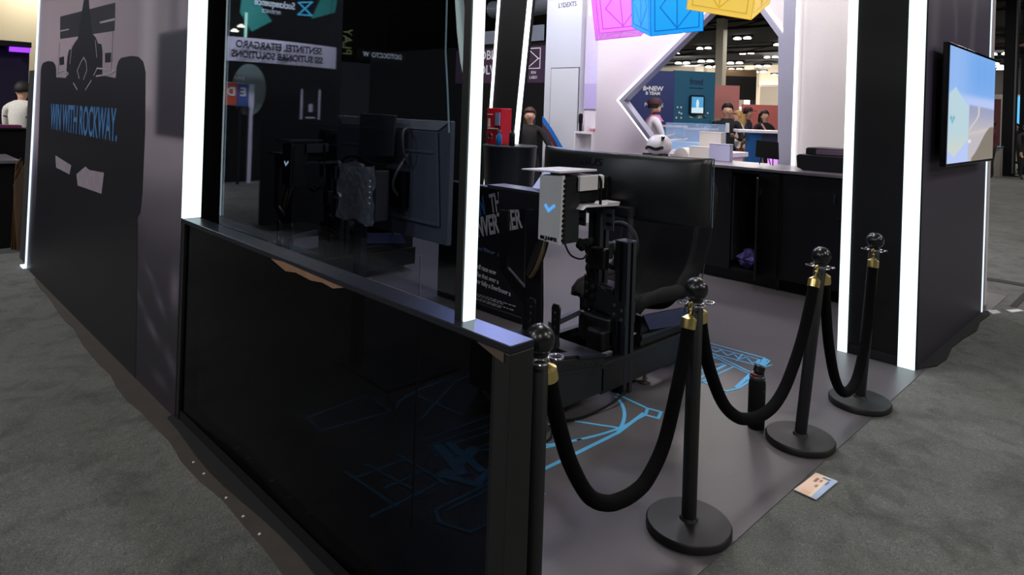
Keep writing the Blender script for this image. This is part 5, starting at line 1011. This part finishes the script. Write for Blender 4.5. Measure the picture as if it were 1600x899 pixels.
for i, (y, l_) in enumerate([(8.22, 'front tan board leaning on the black counter'), (8.25, 'middle tan board leaning on the black counter'), (8.28, 'rear tan board leaning on the black counter')]):
    b = B(); b.add([(1.20 - .02 * i, y - .16, .02), (1.26 - .02 * i, y - .1, .02), (1.26 - .012 * i, y - .02, .86 + .03 * i), (1.165 + .01 * i, y - .09, .66 + .10 * i), (1.20 - .02 * i, y - .15, .02), (1.26 - .02 * i, y - .09, .02), (1.26 - .012 * i, y - .01, .86 + .03 * i), (1.165 + .01 * i, y - .08, .66 + .10 * i)], [(0, 1, 2, 3), (7, 6, 5, 4), (0, 1, 5, 4), (1, 2, 6, 5), (2, 3, 7, 6), (3, 0, 4, 7)]); tag(b.build('board', M('tan_board', (120, 92, 58), .6)), l_, 'board', 'tan boards leaning at the far left')

# ------------------------------------------------------------------ right background: truss posts, banners
for i, (x, y, l_) in enumerate([(26.4, 4.02, 'black square post nearest the wall screen'), (28.0, 3.80, 'black square post at the far right edge')]):
    t = thing('square_post', l_, 'post', (x, y, 0), 'black posts at the right'); B().box(x - .17, x + .17, y - .17, y + .17, .03, 5.9).build('shaft', MATT, t); B().box(x - .3, x + .3, y - .3, y + .3, 0, .03).build('base_plate', MATT, t)
    B().box(x - .19, x - .17, y - .17, y - .12, .1, 5.8).build('edge_channel', GREYP, t)
t = thing('crossbar', 'black overhead bar joining the right posts', 'beam', (27, 3.9, 4.4)); B().bar((26.75, 4.0, 4.45), (27.65, 3.86, 4.45), .2, .25).build('bar', MATT, t); B().bar((26.8, 4.6, 4.3), (27.6, 3.3, 4.27), .12, .12).build('brace', M('rust_brace', (90, 52, 44), .6), t)
rb = thing('banner_wall', 'maroon banner far beyond the wall screen', 'banner', (27.5, 4.6, 0)); B().box(27.5, 27.6, 4.45, 4.75, .1, 2.5).build('panel', M('maroon_panel', (92, 36, 44), .6), rb); B().box(27.4, 27.7, 4.42, 4.78, 0, .1).build('foot', MATT, rb)
rb = thing('banner_wall', 'white stand wall with a blue sign far at the right', 'banner', (36, 5.2, 0)); B().box(36, 36.1, 3.6, 6.6, .1, 3.0).build('panel', M('off_white', (178, 170, 160), .7, var=.3, scale=2), rb); B().box(35.9, 36.2, 3.6, 6.6, 0, .1).build('foot', MATT, rb); lab(B().box(35.9, 36.0, 5.02, 5.22, 1.6, 2.9).build('sign', EM('blue_sign', (.1, .5, 1), 1.0), rb), 'blue lit sign')
t = thing('display_counter', 'pale low display counter at the far right beyond the screen', 'counter', (25.8, 4.3, 0)); B().box(25.6, 26.0, 4.1, 4.6, 0, .92).build('body', M('pale_counter', (150, 144, 134), .6), t); B().box(25.55, 26.05, 4.08, 4.62, .92, .95).build('counter_top', M('blue_top', (90, 140, 180), .4), t)
struct(B().box(50, 50.4, -14, 11, 0, 6).build('wall_end', M('dark_end', (50, 46, 44), .8)), 'dark far end wall of the hall', 'wall')

before = set(bpy.data.objects)
# ------------------------------------------------------------------ stands across the aisle, mirrored in the tinted glass
ow = thing('exhibition_stand', 'black stand across the aisle, seen only mirrored in the tinted glass', 'stand', (-3.8, 13, 0)); B().box(-9, .4, 13.0, 13.1, 0, 4.2).build('wall_panel', M('stand_black', (8, 8, 9), .8, spec=.1), ow)
B().box(-9, -1.4, 8.2, 8.3, 0, 1.35).build('dark_block_front', M('stand_black', (0, 0, 0)), ow); B().box(-2.1, -2.0, 5.0, 8.2, 0, 1.3).build('dark_block_side', M('stand_black', (0, 0, 0)), ow)  # added black blocks that keep the floor's reflection in the glass dark
b = B(); b.add([(-3.08, 12.98, 3.9), (-3.65, 12.98, 3.2), (-3.25, 12.98, 2.95), (-3.0, 12.98, 3.3)], [(0, 1, 2, 3)]); b.add([(-4.75, 12.98, 3.9), (-5.1, 12.98, 3.9), (-5.05, 12.98, 3.55), (-4.5, 12.98, 3.35)], [(0, 1, 2, 3)]); b.build('teal_panel', M('teal_panel', (30, 140, 136), .6), ow)
text('Sucksequence', (-3.70, 12.96, 3.55), .20, (1, 0, 0), (0, 0, 1), EM('white_sign', (.7, .85, 1), .9), ow, sx=.75, bold=.004); text('SCIENCE', (-3.62, 12.96, 3.38), .10, (1, 0, 0), (0, 0, 1), EM('white_sign', (1, 1, 1), 1), ow)
b = B(); b.stroke([(-4.2, 3.65), (-4.5, 3.42), (-4.2, 3.40), (-4.5, 3.70), (-4.2, 3.65)], .03, 'y', 12.95, 12.97); 
b.v = [(x, y, z) for x, y, z in b.v]; b.build('emblem', EM('cyan_sign', (.05, .5, .8), 1.4), ow)
text('PLAY', (-5.35, 12.96, 2.95), .32, (0, 0, 1), (-1, 0, 0), M('olive_sign', (150, 170, 110), .6), ow, sx=.8)
for x in (-2.62, -3.10): B().box(x - .02, x + .02, 12.9, 12.94, 2.80, 3.30).build('light_tube', EM('tube_mint', (.5, 1, .85), 1.6), ow)
for (x, z) in ((-2.92, 3.0), (-2.80, 2.9)): B().lathe([(.02, .04), (.07, 0), (.07, -.02)], (x, 12.7, z), 14).build('disc_lamp', EM('disc_warm', (1, .95, .8), 5), ow)
bn = thing('banner', 'white curved hanging banner mirrored in the tinted glass', 'banner', (-3.3, 12.3, 2.3)); N = 20; vs = []
for i in range(N + 1): t = i / N; x = -2.0 - 2.75 * t; y = 12.35 - .25 * math.sin(math.pi * t); vs += [(x, y, 2.3), (x, y, 2.74), (x, y + .02, 2.74), (x, y + .02, 2.3)]
fs = [(4 * i + a, 4 * i + (a + 1) % 4, 4 * i + 4 + (a + 1) % 4, 4 * i + 4 + a) for i in range(N) for a in range(4)] + [(0, 1, 2, 3), (4 * N + 3, 4 * N + 2, 4 * N + 1, 4 * N)]
BAN = M('banner_white', (214, 214, 240), .8, var=.04); B().add(vs, fs).build('cloth', BAN, bn)
for s, xc, zc, sz in (('SENTINTEL EITARGARO', -3.42, 2.60, .185), ('SSI SUTION&B SOLUTIONS', -3.40, 2.42, .175)): text(s, (xc, 12.06, zc), sz, (1, 0, 0), (0, 0, 1), MATT, bn, sx=.86, bold=.006)
for x in (-2.1, -4.6): B().tube([(x, 12.32, 2.74), (x, 12.32, 5.95)], .006, 6).build('hanger', MATT, bn)
ed = thing('sign', 'small orange and blue letter sign mirrored in the tinted glass', 'sign', (-2.66, 12.55, 1.45)); B().prism([(-2.33, 1.50), (-2.98, 1.46), (-2.98, 1.90), (-2.33, 1.93)], 'y', 12.55, 12.6).build('board', M('sign_pale', (206, 210, 232), .6), ed); B().box(-2.64, -2.43, 12.53, 12.55, 1.5, 1.91).build('orange_field', M('sign_orange', (206, 84, 52), .6), ed); B().box(-2.87, -2.65, 12.53, 12.55, 1.48, 1.90).build('blue_field', M('sign_blue', (52, 84, 160), .6), ed)
text('E', (-2.76, 12.52, 1.74), .22, (1, 0, 0), (0, 0, 1), PW, ed, bold=.008); text('D', (-2.53, 12.52, 1.74), .22, (1, 0, 0), (0, 0, 1), PW, ed, bold=.008); text('S.M.P.', (-2.66, 12.5, 2.0), .09, (1, 0, 0), (0, 0, 1), PW, ed); B().box(-2.75, -2.70, 12.56, 12.6, 0, 1.46).build('leg', MATT, ed)
ov = thing('oval_panel', 'grey green oval panel on a white post mirrored in the tinted glass', 'panel', (-2.97, 12.75, .8)); n = 28; B().prism([(-2.97 + .33 * math.cos(a), 1.80 + .50 * math.sin(a)) for a in [2 * math.pi * i / n for i in range(n)]], 'y', 12.75, 12.78).build('disc', M('oval_grey', (110, 128, 130), .6), ov); B().box(-3.03, -2.96, 12.7, 12.74, .0, 1.5).build('post', M('post_white', (206, 206, 232), .6), ov)
po = thing('poster_stand', 'black and white poster stand mirrored in the tinted glass', 'poster', (-4.3, 12.55, 0)); B().box(-4.55, -4.08, 12.55, 12.6, .5, 1.93).build('board', MATT, po); q = B(); q.box(-4.53, -4.49, 12.53, 12.55, 1.1, 1.86); q.box(-4.14, -4.10, 12.53, 12.55, 1.1, 1.86); q.box(-4.4, -4.08, 12.53, 12.55, .82, 1.09); q.box(-4.42, -4.22, 12.53, 12.55, 1.2, 1.23); q.box(-4.42, -4.22, 12.53, 12.55, 1.27, 1.30); q.box(-4.36, -4.28, 12.53, 12.55, 1.40, 1.56); q.build('print', M('poster_pale', (206, 206, 232), .6), po); B().box(-4.5, -4.1, 12.5, 12.7, 0, .5).build('base', MATT, po)
ws2 = thing('sign', 'small white lettered sign mirrored in the tinted glass near the light post', 'sign', (-5.9, 12.6, 2.6)); text('DOTOCCTO  W', (-5.85, 12.55, 2.68), .15, (1, 0, 0), (0, 0, 1), EM('white_sign', (1, 1, 1), 1), ws2, sx=.9, bold=.003); B().box(-6.5, -5.2, 12.56, 12.6, 2.55, 2.8).build('board', MATT, ws2); B().tube([(-5.9, 12.58, 2.8), (-5.9, 12.58, 5.95)], .008, 6).build('hanger', MATT, ws2)

for o in set(bpy.data.objects) - before:
    if o.parent is None: o.location.x += .0 if o.name.startswith(('oval_panel', 'sign')) else .17
